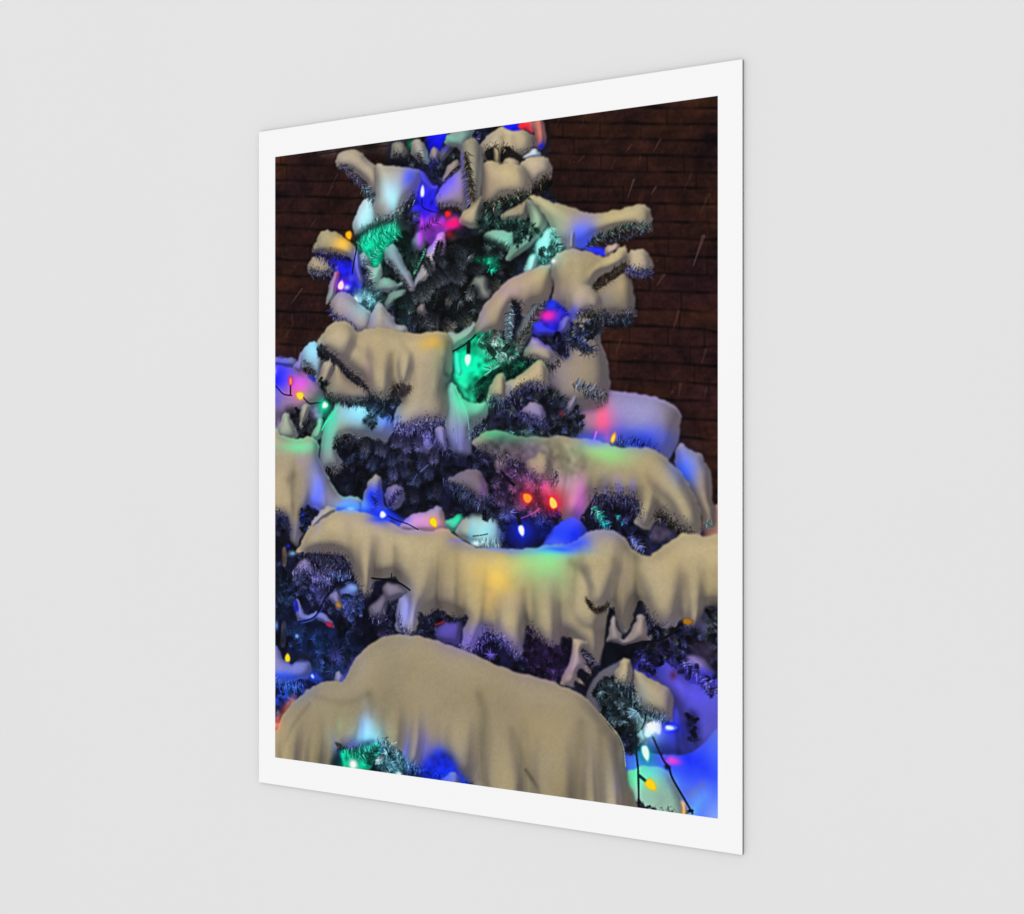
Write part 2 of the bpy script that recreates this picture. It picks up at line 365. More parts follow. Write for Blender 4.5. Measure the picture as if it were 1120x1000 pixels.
# ---- top fan of twigs
thicket([(434, 156), (440, 172), (470, 185), (480, 205), (502, 206), (520, 160), (512, 142), (470, 146)], SLATE, 60, r=(8, 14), base=C(20, 22, 30))
patch([(466, 150), (489, 146), (484, 158), (478, 172), (470, 166)], C(16, 16, 215), 2.5, .95)
glow(473, 172, 10, 14, BLUE, .35); glow(450, 158, 6, 6, C(40, 190, 120), .6); glow(508, 140, 10, 3, GREEN, .6)
snow([(427, 172), (429, 158), (436, 155), (444, 160), (446, 168), (438, 172)], C(120, 116, 100), ragged=3)
fringe([(428, 170), (438, 172), (450, 172)], 60, 9, DARK)
snow([(449, 168), (451, 156), (457, 151), (463, 156), (469, 168), (470, 178), (464, 180), (456, 175)], C(138, 132, 122), glows=[(468, 170, 4, 10, C(130, 200, 210), .7)])
twig([(455, 166), (462, 180), (472, 200)], 120, 8, DARK, spread=40, off=2.5)
snow([(470, 172), (471, 164), (476, 161), (480, 166), (479, 176), (474, 177)], C(128, 116, 116), glows=[(475, 177, 4, 4, BLUE, .8)])
twig([(475, 172), (477, 190), (480, 202)], 70, 7, DARK, spread=35, off=2)
snow([(480, 168), (488, 158), (494, 154), (498, 160), (490, 170), (483, 176)], C(96, 90, 98), glows=[(486, 160, 7, 5, BLUE, .4)])
snow([(484, 196), (489, 184), (495, 177), (501, 175), (504, 181), (498, 188), (489, 198)], C(136, 118, 112))
twig([(486, 196), (495, 186), (503, 180)], 60, 6, DARK, spread=50, side=1)
snow([(487, 152), (494, 145), (517, 141), (519, 150), (511, 160), (505, 166), (499, 162), (490, 160)], C(130, 138, 132), glows=[(500, 146, 14, 5, C(110, 200, 180), .8), (506, 158, 3, 6, C(140, 190, 220), .6)])
thicket([(518, 144), (535, 141), (530, 152), (522, 158)], PURP, 8, r=(7, 10))
# top right block
snow([(523, 162), (528, 154), (536, 147), (548, 138), (562, 138), (576, 143), (585, 150), (587, 160), (585, 168), (574, 175), (560, 178), (535, 178), (527, 168)], C(168, 150, 122), ragged=0,
     folds=[([(549, 150), (549, 170)], 3, .3), ([(561, 150), (563, 166)], 3, .2)])
patch([(530, 167), (535, 162), (543, 161), (547, 166), (547, 177), (534, 177)], C(22, 20, 20), 1.2, .98)
patch([(548, 163), (556, 160), (564, 166), (573, 170), (586, 160), (588, 166), (575, 176), (565, 178), (548, 178)], C(22, 20, 20), 1.4, .98)
snow([(541, 163), (546, 163), (547, 170), (546, 178), (541, 178)], C(150, 132, 92), sh=0)
fringe([(530, 164), (540, 160), (550, 161), (562, 166), (574, 168), (587, 157)], 110, 7, BROWNN, [C(150, 132, 104)], up=.5)
patch([(550, 137.5), (568, 134.5), (571, 141), (560, 143)], C(18, 24, 250), 1.0)
patch([(567, 136), (583, 133), (583, 145), (576, 142), (570, 141)], C(220, 50, 70), 1.2); glow(571, 137, 4, 4, RED, .8)
snow([(581, 135), (590, 130), (595, 134), (597, 148), (596, 158), (591, 164), (586, 158), (584, 148)], C(176, 104, 96), glows=[(592, 158, 4.5, 5, BLUE, .9), (590, 140, 5, 5, C(210, 120, 110), .5)])
snow([(572, 172), (580, 166), (586, 162), (590, 168), (589, 173)], C(170, 178, 196), sh=.2)
thicket([(577, 195), (603, 192), (600, 205), (588, 212), (578, 214)], BROWNN, 18, r=(6, 10))
snow([(568, 182), (574, 175), (583, 171), (593, 171), (601, 175), (604, 184), (603, 194), (597, 192), (590, 199), (584, 206), (578, 200)], C(172, 152, 124))
fringe([(580, 206), (590, 199), (602, 191)], 80, 7, BROWNN, [C(120, 108, 80)], up=.6)
snow([(550, 178), (556, 173), (563, 174), (570, 182), (572, 190), (556, 188)], C(160, 142, 112))
# ---- main upper cushion
snow([(526, 184), (530, 177), (537, 176), (548, 179), (558, 178), (568, 181), (575, 188), (580, 198), (582, 208), (579, 214), (570, 216), (560, 216), (550, 216), (542, 224), (532, 230), (526, 226)],
     C(178, 156, 116), glows=[(531, 203, 13, 24, C(132, 116, 110), .85)])
snow([(474, 223), (478, 212), (486, 200), (497, 190), (506, 183), (511, 188), (514, 214), (511, 228), (504, 230), (494, 226), (482, 228)], C(158, 136, 128), glows=[(484, 201, 17, 12, C(84, 76, 242), .9), (500, 210, 9, 10, C(150, 125, 170), .5)], rim=LBLUE)
fringe([(475, 224), (485, 228), (496, 228), (504, 232)], 80, 8, BROWNN, up=.5)
# blue pocket with its white lamp
patch([(456, 186), (464, 196), (472, 203), (479, 203), (476, 218), (480, 231), (474, 240), (462, 245), (450, 240), (454, 215)], C(26, 22, 235), 2.2, .97)
patch([(452, 222), (458, 232), (462, 250), (470, 262), (452, 262), (444, 245)], C(60, 66, 170), 3, .6)
snow([(456, 186), (462, 188), (468, 195), (474, 203), (480, 204), (470, 206), (460, 200)], C(70, 66, 200), sh=0, drape=.1)
# ---- left arms
snow([(400, 217), (408, 214), (412, 222), (415, 238), (410, 250), (402, 253), (392, 258), (386, 252), (388, 238), (393, 226)], C(176, 186, 190), glows=[(402, 232, 7, 12, CYAN, .55), (388, 250, 4, 8, C(160, 140, 150), .6)], ragged=4)
twig([(396, 252), (408, 248), (420, 243)], 70, 8, SLATE, spread=80, off=3)
snow([(367, 177), (370, 169), (378, 165), (387, 164), (395, 167), (401, 173), (407, 179), (414, 183), (416, 200), (412, 214), (404, 205), (396, 196), (386, 189), (376, 184), (370, 184)], C(166, 148, 124), rim=LIT)
twig([(370, 180), (380, 187), (390, 196), (400, 207), (408, 216)], 420, 7.5, [C(40, 40, 62), C(84, 80, 112), C(22, 22, 38), C(120, 112, 130)], spread=40, off=3.0)
twig([(396, 205), (404, 213), (412, 222)], 120, 11, [C(120, 160, 175), C(40, 50, 62), C(24, 34, 44)], spread=50, off=2)
snow([(411, 182), (420, 181), (434, 182), (450, 184), (458, 187), (460, 200), (456, 212), (447, 220), (440, 232), (434, 240), (424, 243), (414, 240), (409, 229), (411, 212)], C(160, 146, 128), ragged=4,
     glows=[(424, 211, 11, 15, C(176, 200, 210), .75), (431, 217, 5, 15, CYAN, .75), (449, 194, 13, 12, C(84, 96, 240), .95), (419, 226, 7, 8, C(150, 124, 116), .8), (426, 231, 3, 5, C(170, 130, 160), .6), (455, 204, 4, 9, C(140, 110, 130), .55)])
fringe([(412, 240), (420, 242), (430, 238), (438, 230), (448, 220), (456, 210)], 170, 9, SLATE, [ICE, C(90, 110, 125)], up=.6)
thicket([(432, 240), (446, 228), (458, 235), (464, 258), (446, 266), (434, 262)], SLATE, 22, r=(8, 12), a=.7)
bulb(462, 208.5, 14, 5, -88, WHITE, C(60, 60, 255), None, 9, .8)
polyline([(461, 218), (461.5, 225), (466, 229), (476, 232), (486, 234)], 2.6, C(14, 14, 60))
# magenta pocket
patch([(462, 242), (474, 233), (486, 236), (500, 236), (504, 247), (492, 250), (480, 262), (470, 275), (458, 268), (458, 250)], C(96, 50, 170), 3, .85)
glow(494, 245, 11, 6, C(255, 20, 130), 1.0); glow(496, 241, 5, 4, C(250, 60, 60), .7); glow(476, 243, 8, 4, C(200, 60, 240), .8); glow(461, 243, 2.5, 9, MAG, .8)
twig([(460, 250), (472, 244), (480, 240)], 60, 7, [C(60, 30, 90), C(30, 16, 50)], spread=60, off=2)
bulb(490, 234, 7, 6.5, 0, C(255, 40, 30), C(200, 30, 60), None, 5, .6)
# middle small snow by the trunk
snow([(502, 243), (506, 233), (514, 224), (520, 217), (527, 214), (529, 224), (526, 240), (523, 250), (512, 248)], C(168, 148, 116), glows=[(524, 238, 4, 12, C(140, 150, 140), .7)])
# dark shelves under the main cushion
thicket([(526, 224), (545, 219), (580, 211), (582, 226), (576, 242), (590, 250), (585, 262), (560, 268), (520, 262), (522, 246)], TEALN+SLATE, 46, r=(7, 13), base=C(24, 34, 34), a=.7)
snow([(547, 236), (556, 230), (568, 224), (577, 217), (578, 228), (577, 241), (570, 240), (560, 240), (550, 240)], C(142, 122, 96), ragged=3)
fringe([(530, 226), (545, 220), (560, 216), (580, 212)], 150, 9, TEALN+BROWNN, [C(170, 160, 130)], up=.6)
twig([(526, 244), (545, 243), (565, 242), (590, 246)], 170, 9, TEALN, spread=70, off=3)
snow([(528, 258), (540, 252), (556, 254), (561, 256), (561, 270), (556, 277), (548, 272), (530, 266)], C(130, 140, 128), ragged=3, glows=[(557, 262, 4, 12, C(165, 190, 175), .7)])
twig([(528, 272), (545, 268), (560, 276)], 120, 9, SLATE, spread=70, off=3)
# ---- centre upright finger
snow([(503, 170), (506, 157), (513, 151), (521, 153), (527, 162), (529, 178), (528, 198), (526, 212), (519, 219), (512, 222), (509, 207), (505, 188)], C(140, 130, 106), glows=[(525, 190, 3.5, 26, C(134, 138, 132), .8), (504.5, 176, 2, 15, C(100, 90, 230), .8)])
twig([(509, 166), (511, 180), (514, 200), (516, 216)], 420, 8, [C(34, 30, 30), C(66, 60, 54), C(104, 96, 84), C(20, 18, 20)], spread=42, off=2.6)
twig([(508, 186), (511, 205), (513, 222)], 70, 8, [C(60, 64, 130), C(110, 110, 180)], spread=60, side=1)

# ---- green pocket on the left
thicket([(386, 262), (436, 240), (462, 262), (470, 300), (456, 345), (420, 350), (386, 330)], TEALN+SLATE, 60, r=(9, 16), base=C(26, 40, 42), a=.65)
patch([(392, 268), (400, 256), (416, 249), (432, 245), (437, 254), (428, 266), (420, 276), (416, 290), (408, 292), (402, 280)], C(6, 190, 140), 3.2, .92)
glow(404, 266, 10, 8, C(10, 250, 180), .7)
for q in [((392, 268), (410, 258), (432, 248)), ((404, 286), (412, 272), (434, 254))]:
    twig(q, 190, 12, [C(10, 230, 165), C(0, 150, 110), C(0, 80, 64), C(120, 255, 215)], spread=65, off=3, w=1.5)
snow([(392, 282), (396, 276), (402, 280), (406, 292), (413, 292), (416, 288), (418, 300), (414, 312), (410, 320), (404, 318), (398, 306), (393, 296)], C(140, 148, 148), ragged=3, glows=[(411, 302, 5, 12, C(150, 215, 190), .8), (392, 285, 4, 8, C(150, 130, 170), .6)], soft=1.5)
twig([(398, 282), (402, 300), (408, 316)], 130, 9, SLATE, spread=50, off=2.5)
snow([(452, 262), (458, 254), (463, 257), (465, 268), (460, 274), (452, 270)], C(90, 130, 140), glows=[(461, 262, 3, 10, C(180, 70, 225), .9)], soft=1.6)
snow([(453, 313), (457, 300), (463, 288), (468, 274), (476, 262), (484, 254), (488, 266), (490, 280), (484, 282), (478, 283), (475, 292), (477, 302), (470, 306), (462, 308)], C(164, 150, 160), rim=LBLUE,
     glows=[(474, 268, 10, 9, C(120, 110, 240), .7), (487, 262, 4, 9, C(190, 90, 220), .6), (470, 295, 8, 12, C(160, 144, 140), .5)], ragged=3)
twig([(452, 300), (458, 288), (466, 272)], 50, 4, [C(60, 200, 140), C(110, 220, 170)], spread=60)
glow(497, 262, 5, 4, C(190, 100, 40), .8); glow(491, 256, 5, 5, RED, .5); glow(505, 263, 10, 4, C(150, 60, 220), .65)
snow([(420, 276), (424, 269), (430, 267), (436, 276), (444, 292), (452, 306), (455, 317), (450, 319), (443, 310), (434, 300), (424, 288)], C(142, 122, 146), glows=[(438, 280, 4, 12, C(168, 130, 190), .7)])
twig([(424, 284), (434, 298), (446, 314)], 110, 6.5, [C(52, 42, 56), C(34, 28, 40), C(120, 100, 116)], spread=45, off=2)
snow([(411, 316), (416, 306), (421, 303), (428, 307), (436, 309), (441, 308), (439, 314), (428, 320), (415, 319)], C(120, 132, 130), glows=[(422, 309, 8, 4, C(110, 180, 150), .6)], ragged=3)
snow([(421, 334), (423, 325), (430, 320), (438, 317), (444, 320), (441, 328), (430, 334), (424, 338)], C(104, 130, 120), ragged=3)
thicket([(425, 335), (445, 320), (460, 340), (455, 358), (432, 352)], NAVY+TEALN, 30, r=(8, 13), a=.6)
# ---- the two arms far left
thicket([(360, 280), (388, 284), (398, 302), (404, 330), (398, 338), (384, 325), (366, 318)], BLUEN, 20, base=C(20, 24, 90), a=.4)
snow([(336, 296), (338, 287), (344, 281), (352, 281), (361, 286), (367, 293), (363, 299), (350, 302), (340, 300)], C(158, 140, 116))
fringe([(338, 297), (350, 300), (362, 299)], 130, 8, PURP+DARK, [C(130, 130, 160)], up=.5)
patch([(360, 284), (372, 284), (384, 286), (392, 300), (396, 312), (390, 322), (378, 320), (368, 312), (372, 300), (364, 294)], C(24, 22, 240), 2.4, .97)
twig([(345, 278), (358, 286), (370, 292)], 110, 8, [C(40, 42, 120), C(24, 22, 50), C(90, 90, 190)], spread=70, off=2)
snow([(342, 276), (344, 266), (349, 257), (356, 252.5), (364, 253), (374, 258), (382, 265), (388, 270), (388, 284), (382, 282), (374, 280), (362, 278), (350, 277)], C(160, 146, 112), glows=[(374, 267, 11, 8, C(214, 160, 50), .85), (385, 278, 5, 5, C(150, 130, 140), .7)])
fringe([(342, 276), (352, 277), (364, 279), (376, 283)], 120, 7, [C(28, 26, 50), C(50, 50, 130), C(20, 18, 30)], [C(90, 90, 210)], up=.6)
snow([(387, 272), (392, 276), (394, 290), (398, 306), (394, 312), (388, 302), (386, 290)], C(110, 105, 180), sh=0, soft=2)
bulb(381.5, 258, 11, 9, 75, C(255, 190, 20), C(230, 120, 10), C(245, 130, 10), 5, .5)
polyline([(384, 263), (389, 267), (389, 275), (387, 286), (385, 299)], 3.2, WIRE)
snow([(357, 332), (359, 318), (362, 308), (366, 298), (370, 297), (371, 304), (368, 316), (365, 328)], C(150, 140, 140), glows=[(368, 299, 4, 6, C(240, 60, 40), .9), (365, 308, 4, 7, C(200, 110, 120), .7), (360, 325, 4, 8, C(120, 160, 150), .7)])
bulb(373, 311.5, 12, 9, -75, C(255, 225, 235), C(190, 50, 240), C(250, 110, 220), 8, .8)
glow(379, 314, 4, 3, WHITE, .9)
glow(384, 304, 5, 4, C(110, 90, 170), .8)
twig([(384, 322), (396, 316), (404, 306)], 60, 7, SLATE, spread=50, off=2)
thicket([(388, 326), (404, 312), (414, 322), (410, 340), (400, 336)], [C(110, 170, 190), C(40, 80, 90), C(170, 210, 220)], 16, r=(7, 12), a=.7)
glow(394, 322, 9, 9, C(130, 180, 210), .45)
bulb(389.5, 328, 8, 4.5, 60, WHITE, C(180, 230, 235), None, 6, .8)
snow([(361, 338), (363, 328), (369, 321), (376, 319), (383, 322), (390, 330), (398, 336), (406, 342), (412, 350), (402, 366), (390, 366), (380, 356), (366, 350)], C(160, 142, 142), rim=C(170, 150, 190), glows=[(378, 348, 8, 7, C(140, 125, 175), .6)])
fringe([(361, 338), (364, 346), (374, 352), (384, 358), (390, 364)], 200, 8, PURP, [C(150, 130, 190)], up=.6, jit=3)
snow([(402, 364), (404, 350), (409, 338), (415, 330), (420, 334), (424, 341), (430, 346), (434, 354), (443, 356), (446, 361), (440, 368), (410, 368)], C(158, 142, 134), rim=C(170, 150, 190), glows=[(424, 348, 4, 9, C(130, 140, 165), .8), (436, 358, 8, 5, C(150, 165, 180), .6), (406, 350, 3, 10, C(160, 140, 210), .6)], folds=[([(417, 338), (419, 352)], 2, .15)])

# ---- shaded centre
thicket([(452, 322), (468, 306), (480, 296), (492, 262), (530, 258), (560, 280), (560, 300), (535, 325), (515, 360), (470, 366), (450, 350)], DARK+SLATE+SLATE, 110, r=(9, 15), base=C(12, 14, 18), a=.75, dark=.55)
for x, y, r, c in [(456, 322, 11, C(90, 96, 104)), (500, 296, 13, C(70, 74, 84)), (486, 300, 12, C(60, 66, 78)), (493, 325, 9, C(96, 92, 84)), (489, 356, 11, C(130, 118, 108)), (508, 348, 11, C(96, 92, 80)), (515, 318, 10, C(130, 134, 134)), (470, 345, 9, C(60, 64, 80)),
                   (480, 270, 9, C(50, 50, 60)), (505, 285, 10, C(70, 76, 88)), (470, 312, 10, C(100, 104, 106))]:
    shoot(x, y, random.uniform(30, 130), r*1.5, r*1.15, np.clip(c*1.15, 0, 1), C(12, 14, 18), dens=1.3)
for x, y, d, l, w_, c in [(468, 290, 60, 20, 12, C(84, 92, 100)), (480, 284, 40, 18, 11, C(70, 76, 88)), (502, 274, 30, 18, 11, C(66, 70, 84)), (462, 318, 70, 18, 16, C(104, 112, 118)), (478, 304, 60, 18, 12, C(80, 88, 96)), (500, 300, 50, 20, 14, C(84, 90, 100)), (520, 296, 30, 14, 10, C(60, 66, 74)), (446, 330, 80, 18, 14, C(50, 76, 80)), (440, 345, 80, 16, 12, C(40, 60, 70)), (476, 350, 95, 16, 12, C(76, 78, 84)), (524, 334, 60, 14, 10, C(66, 70, 76)), (538, 312, 20, 16, 11, C(90, 88, 80)), (496, 318, 70, 16, 12, C(70, 74, 82))]:
    shoot(x, y, d, l, w_, c, C(14, 16, 20), dens=1.2)
twig([(460, 338), (465, 350), (472, 362)], 110, 11, [C(76, 80, 88), C(110, 106, 104), C(40, 42, 50)], spread=55, core=C(20, 20, 24))
snow([(456, 340), (459, 333), (463, 334), (467, 342), (463, 344)], C(112, 100, 98), ragged=2)
thicket([(520, 282), (530, 279), (547, 282), (546, 290), (538, 296), (526, 292)], [C(0, 170, 120), C(30, 220, 160), C(0, 70, 54)], 12, r=(7, 10), a=.9, dark=.9)
glow(535, 285, 8, 5, C(20, 220, 150), .4)
snow([(515, 312), (519, 304), (526, 302), (533, 306), (534, 314), (537, 322), (533, 328), (525, 324), (520, 316)], C(112, 116, 104), glows=[(532, 322, 4, 5, C(170, 165, 150), .6)], ragged=3, soft=1.6)
# teal grey slope behind, right of the heart
snow([(577, 218), (588, 222), (597, 232), (599, 243), (590, 258), (576, 272), (560, 284), (552, 282), (562, 268), (577, 256), (579, 240)], C(118, 124, 110), glows=[(570, 270, 14, 10, C(98, 104, 100), .7), (584, 238, 6, 14, C(128, 140, 122), .7)], rim=C(190, 190, 160))
thicket([(561, 262), (577, 240), (590, 250), (580, 262), (566, 274)], TEALN, 18, r=(6, 9), a=.6)
# ---- upper right arm
thicket([(582, 285), (590, 262), (605, 246), (625, 262), (622, 280), (600, 292)], [C(60, 120, 112), C(120, 200, 190), C(24, 60, 58)], 30, r=(8, 12), base=C(60, 110, 104), a=.7)
snow([(578, 216), (586, 213), (598, 219), (612, 223), (626, 227), (640, 231), (656, 233), (672, 229.5), (686, 226), (700, 223.5), (709, 227), (713, 237), (712, 248), (706, 254), (694, 248), (680, 248), (664, 254), (650, 262), (642, 272), (630, 272), (618, 270), (606, 262), (600, 244), (592, 230)],
     C(170, 152, 112), rim=LIT, ragged=3, glows=[(636, 256, 10, 14, C(70, 96, 248), .95), (632, 238, 11, 6, C(158, 134, 150), .6), (608, 244, 12, 12, C(142, 146, 118), .6), (596, 232, 8, 8, C(172, 156, 120), .4), (622, 262, 3, 14, C(160, 150, 120), .6)])
snow([(589, 286), (586, 272), (592, 258), (600, 250), (606, 256), (602, 270), (607, 284), (600, 288)], C(140, 200, 190), soft=2, sh=.2, ragged=3, glows=[(597, 266, 5, 12, C(170, 230, 225), .7)])
twig([(602, 250), (608, 262), (616, 276)], 120, 9, [C(30, 70, 66), C(90, 150, 140), C(140, 210, 200)], spread=45, off=2)
snow([(621, 272), (622, 258), (625, 250), (628, 256), (628, 272)], C(150, 138, 112), sh=0, soft=1.6)
twig([(642, 270), (655, 260), (670, 253), (686, 248), (700, 247), (711, 247)], 460, 7.5, [C(22, 40, 42), C(54, 84, 80), C(16, 24, 30), C(120, 124, 96), C(86, 100, 120)], spread=55, off=2.6)
twig([(660, 266), (676, 261), (694, 256), (708, 250)], 150, 6, [C(48, 56, 74), C(90, 100, 124), C(28, 32, 42)], spread=60, off=1.6)
patch([(639, 271), (652, 270), (662, 272), (664, 279), (656, 280), (646, 276)], C(34, 44, 240), 1.6)
snow([(661, 277), (662, 270), (668, 268), (676, 266), (676, 272), (666, 280)], C(166, 142, 130), sh=0, ragged=3)
thicket([(586, 278), (600, 270), (612, 276), (600, 290), (584, 296), (574, 292)], [C(40, 110, 104), C(120, 210, 200), C(20, 50, 54)], 22, r=(8, 12), a=.8, dark=.8)
snow([(575, 300), (576, 288), (582, 278), (588, 282), (586, 296), (580, 302)], C(150, 220, 212), sh=.1, soft=2, ragged=3)
# ---- the great arch
snow([(600, 476), (612, 440), (630, 430), (645, 429), (660, 427), (676, 427), (692, 429), (708, 432), (724, 437), (738, 443), (744, 452), (745, 466), (742, 480), (736, 496), (728, 506), (712, 494), (690, 490), (660, 488), (636, 484)],
     C(126, 118, 158), rim=C(150, 130, 190), rimw=.8, drape=.3,
     glows=[(661, 458, 7, 16, C(235, 100, 120), .95), (645, 450, 10, 12, C(165, 112, 118), .8), (635, 468, 10, 14, C(130, 112, 116), .7), (680, 470, 12, 16, C(110, 92, 225), .75), (700, 482, 22, 9, C(48, 72, 245), .95), (740, 462, 8, 20, C(142, 124, 120), .75), (723, 470, 8, 12, C(130, 120, 175), .5), (655, 482, 12, 8, C(90, 80, 240), .85), (640, 478, 8, 8, C(70, 100, 240), .7), (664, 474, 3, 7, C(240, 90, 160), .7)])
twig([(668, 486), (684, 483), (700, 486), (716, 492)], 220, 8, [C(24, 26, 90), C(50, 66, 230), C(20, 18, 50)], spread=70, off=3)
polyline([(649, 482), (652, 472)], 3.4, C(250, 90, 220), .9)
bulb(671, 478, 13, 5, -72, C(255, 220, 70), C(250, 140, 120), C(250, 150, 20), 4, .5)
snow([(678, 300), (684, 300), (689, 306), (693, 318), (695, 332), (694, 346), (684, 346), (668, 345), (656, 345), (648, 330), (654, 316), (664, 310)], C(134, 118, 96), glows=[(684, 312, 6, 10, C(156, 138, 104), .6), (664, 328, 8, 8, C(120, 112, 122), .6)])
snow([(627, 346), (650, 350), (656, 362), (658, 376), (663, 390), (666, 405), (667, 425), (663, 440), (650, 446), (630, 448), (612, 446), (602, 432), (598, 410), (600, 390), (612, 370)], C(140, 124, 112), ragged=5,
     glows=[(606, 415, 10, 26, C(118, 104, 140), .7), (642, 400, 12, 22, C(148, 132, 104), .5), (618, 378, 10, 10, C(50, 50, 80), .6)], rim=LIT)
thicket([(622, 352), (650, 350), (692, 346), (694, 354), (672, 358), (655, 360), (648, 372), (640, 384), (628, 376), (612, 372)], [C(40, 48, 68), C(92, 102, 130), C(24, 30, 42)], 40, r=(7, 11), a=.7)
fringe([(650, 345), (668, 347), (682, 347), (695, 342)], 190, 9, [C(44, 50, 70), C(24, 28, 40)], [C(110, 116, 136)], up=.55)
twig([(622, 362), (636, 372), (650, 382)], 90, 9, SLATE+BLUEN, spread=60, off=3)
snow([(684, 296), (685, 282), (688, 275), (696, 273), (705, 274), (712, 281), (714, 290), (711, 299), (702, 303), (692, 302)], C(164, 144, 116))
fringe([(684, 294), (694, 298), (704, 299), (712, 296)], 200, 8, PURP, [C(110, 100, 170)], up=.65)
snow([(511, 374), (517, 362), (522, 350), (527, 338), (536, 326), (546, 315), (558, 305), (572, 298), (586, 293), (600, 289), (606, 292), (606, 306), (603, 320), (598, 332), (590, 332), (582, 334), (575, 346), (570, 344), (566, 332), (560, 330), (556, 346), (552, 358), (547, 368), (536, 364), (526, 366), (519, 374)],
     C(160, 138, 110), rim=C(176, 150, 176), rimw=.6, glows=[(558, 318, 15, 12, C(160, 134, 142), .75), (538, 335, 6, 18, C(158, 134, 110), .3), (528, 350, 5, 16, C(160, 138, 160), .6), (592, 306, 8, 14, C(172, 152, 106), .6)], drape=.45)
twig([(565, 340), (562, 330), (561, 334)], 60, 7, BROWNN, spread=60, off=3)
snow([(554, 342), (560, 338), (562, 350), (560, 366), (556, 376), (551, 366), (552, 352)], C(120, 136, 150), sh=.3, ragged=2)
twig([(558, 334), (557, 350), (556, 376)], 170, 9, [C(90, 120, 140), C(160, 200, 210), C(30, 40, 56)], spread=55, off=2)
twig([(568, 330), (566, 348), (563, 372)], 150, 8, [C(24, 26, 40), C(40, 44, 80), C(12, 12, 20)], spread=40, off=2.4)
snow([(564, 380), (566, 362), (572, 350), (580, 338), (590, 330), (593, 342), (588, 358), (578, 372), (570, 384)], C(96, 102, 104), soft=1.6, ragged=2)
twig([(564, 382), (572, 366), (582, 350), (594, 332)], 330, 9, [C(44, 40, 34), C(28, 24, 22), C(84, 84, 76), C(120, 124, 116)], spread=42, off=2.6)
snow([(603, 300), (604, 288), (608, 279), (616, 274), (626, 272.5), (640, 273), (655, 278), (663, 281), (671, 275), (679, 270), (684, 269), (687, 275), (686, 285), (680, 290), (672, 294), (662, 300), (652, 308), (648, 316), (654, 320), (657, 327), (657, 338), (652, 342), (644, 338), (634, 346), (625, 350), (620, 340), (610, 334), (602, 330), (606, 314)],
     C(167, 148, 113), rim=LIT, lobes=[([(612, 288), (610, 322)], 9), ([(636, 288), (632, 338)], 16), ([(680, 276), (655, 298)], 9)], folds=[([(606, 284), (612, 300), (612, 316)], 4, .12), ([(622, 280), (624, 300), (622, 330)], 4, .10)],
     glows=[(608, 318, 8, 16, C(152, 130, 120), .6), (638, 322, 14, 14, C(156, 138, 142), .6), (630, 342, 7, 8, C(90, 90, 240), .85), (611, 325, 8, 8, C(130, 115, 140), .5)])
twig([(646, 318), (656, 310), (668, 302), (682, 290)], 380, 7, [C(40, 34, 28), C(26, 22, 20), C(86, 76, 62), C(60, 54, 46)], spread=50, off=2.4)
fringe([(640, 340), (648, 344), (656, 340)], 60, 8, SLATE, up=.5)
bulb(605.5, 285, 4.5, 3.5, -30, WHITE, C(255, 230, 230), None, 4, .5)
snow([(622, 340), (621, 326), (627, 316), (637, 311), (648, 315), (656, 323), (658, 334), (655, 342), (646, 340), (636, 345), (628, 348)], C(162, 143, 118), sh=.1, soft=2, ragged=3, glows=[(629, 340, 8, 7, C(84, 88, 240), .9), (637, 326, 9, 8, C(156, 138, 144), .5)])
fringe([(632, 345), (644, 342), (655, 342)], 80, 8, BROWNN+SLATE, [C(140, 128, 110)], up=.6)
# blue pocket under the arch
patch([(601, 328), (608, 330), (616, 336), (624, 346), (624, 356), (616, 364), (606, 368), (594, 370), (585, 368), (583, 358), (592, 350), (598, 340)], C(24, 26, 190), 2.2, .97)
twig([(600, 334), (612, 340), (622, 348)], 80, 8, [C(20, 20, 70), C(50, 60, 220)], spread=60, off=3)
glow(603, 334, 7, 5, C(30, 60, 255), .9); glow(612, 342, 5, 5, C(30, 50, 255), .8)
glow(600, 345, 9, 5.5, PINK, 1.0); glow(606, 348, 9, 7, C(120, 40, 200), .55)
snow([(583, 362), (584, 354), (592, 352), (600, 358), (607, 364), (598, 367), (588, 368)], C(40, 44, 250), sh=0, soft=1.4, drape=.1)
snow([(609, 364), (613, 352), (620, 345), (624, 350), (622, 360), (614, 366)], C(100, 90, 160), sh=.2, glows=[(610, 361, 4, 6, BLUE, .9)])
thicket([(590, 369), (612, 366), (622, 372), (618, 392), (606, 384)], PURP, 18, r=(7, 10), a=.6, base=C(36, 36, 74))
fringe([(618, 372), (632, 378), (648, 382)], 130, 11, [C(30, 36, 60), C(20, 24, 40)], [C(80, 90, 130)], up=.5, jit=5, deg=60)
fringe([(590, 398), (604, 402), (612, 392)], 60, 8, DARK, up=.4)
# ---- green pocket centre
patch([(496, 384), (508, 372), (520, 364), (540, 368), (552, 384), (560, 396), (548, 410), (540, 428), (530, 444), (516, 446), (508, 432), (498, 414)], C(6, 160, 110), 3, .97, tex=.25)
thicket([(518, 425), (530, 408), (545, 400), (572, 392), (590, 398), (572, 412), (545, 418), (534, 436), (528, 446)], [C(10, 70, 56), C(20, 120, 90), C(6, 20, 22)], 34, r=(8, 12), a=.75, base=C(8, 40, 34))
twig([(523, 372), (538, 380), (556, 388)], 250, 15, [C(150, 210, 195), C(60, 140, 116), C(200, 235, 225), C(12, 60, 48)], spread=55, off=4)
thicket([(522, 366), (545, 364), (565, 378), (560, 392), (545, 398), (530, 384)], [C(170, 220, 205), C(60, 130, 110), C(14, 50, 46)], 20, r=(9, 14), a=.75, dark=.85)
tuft(538, 404, 17, 90, [C(120, 200, 170), C(30, 150, 110)], a0=120, a1=340)
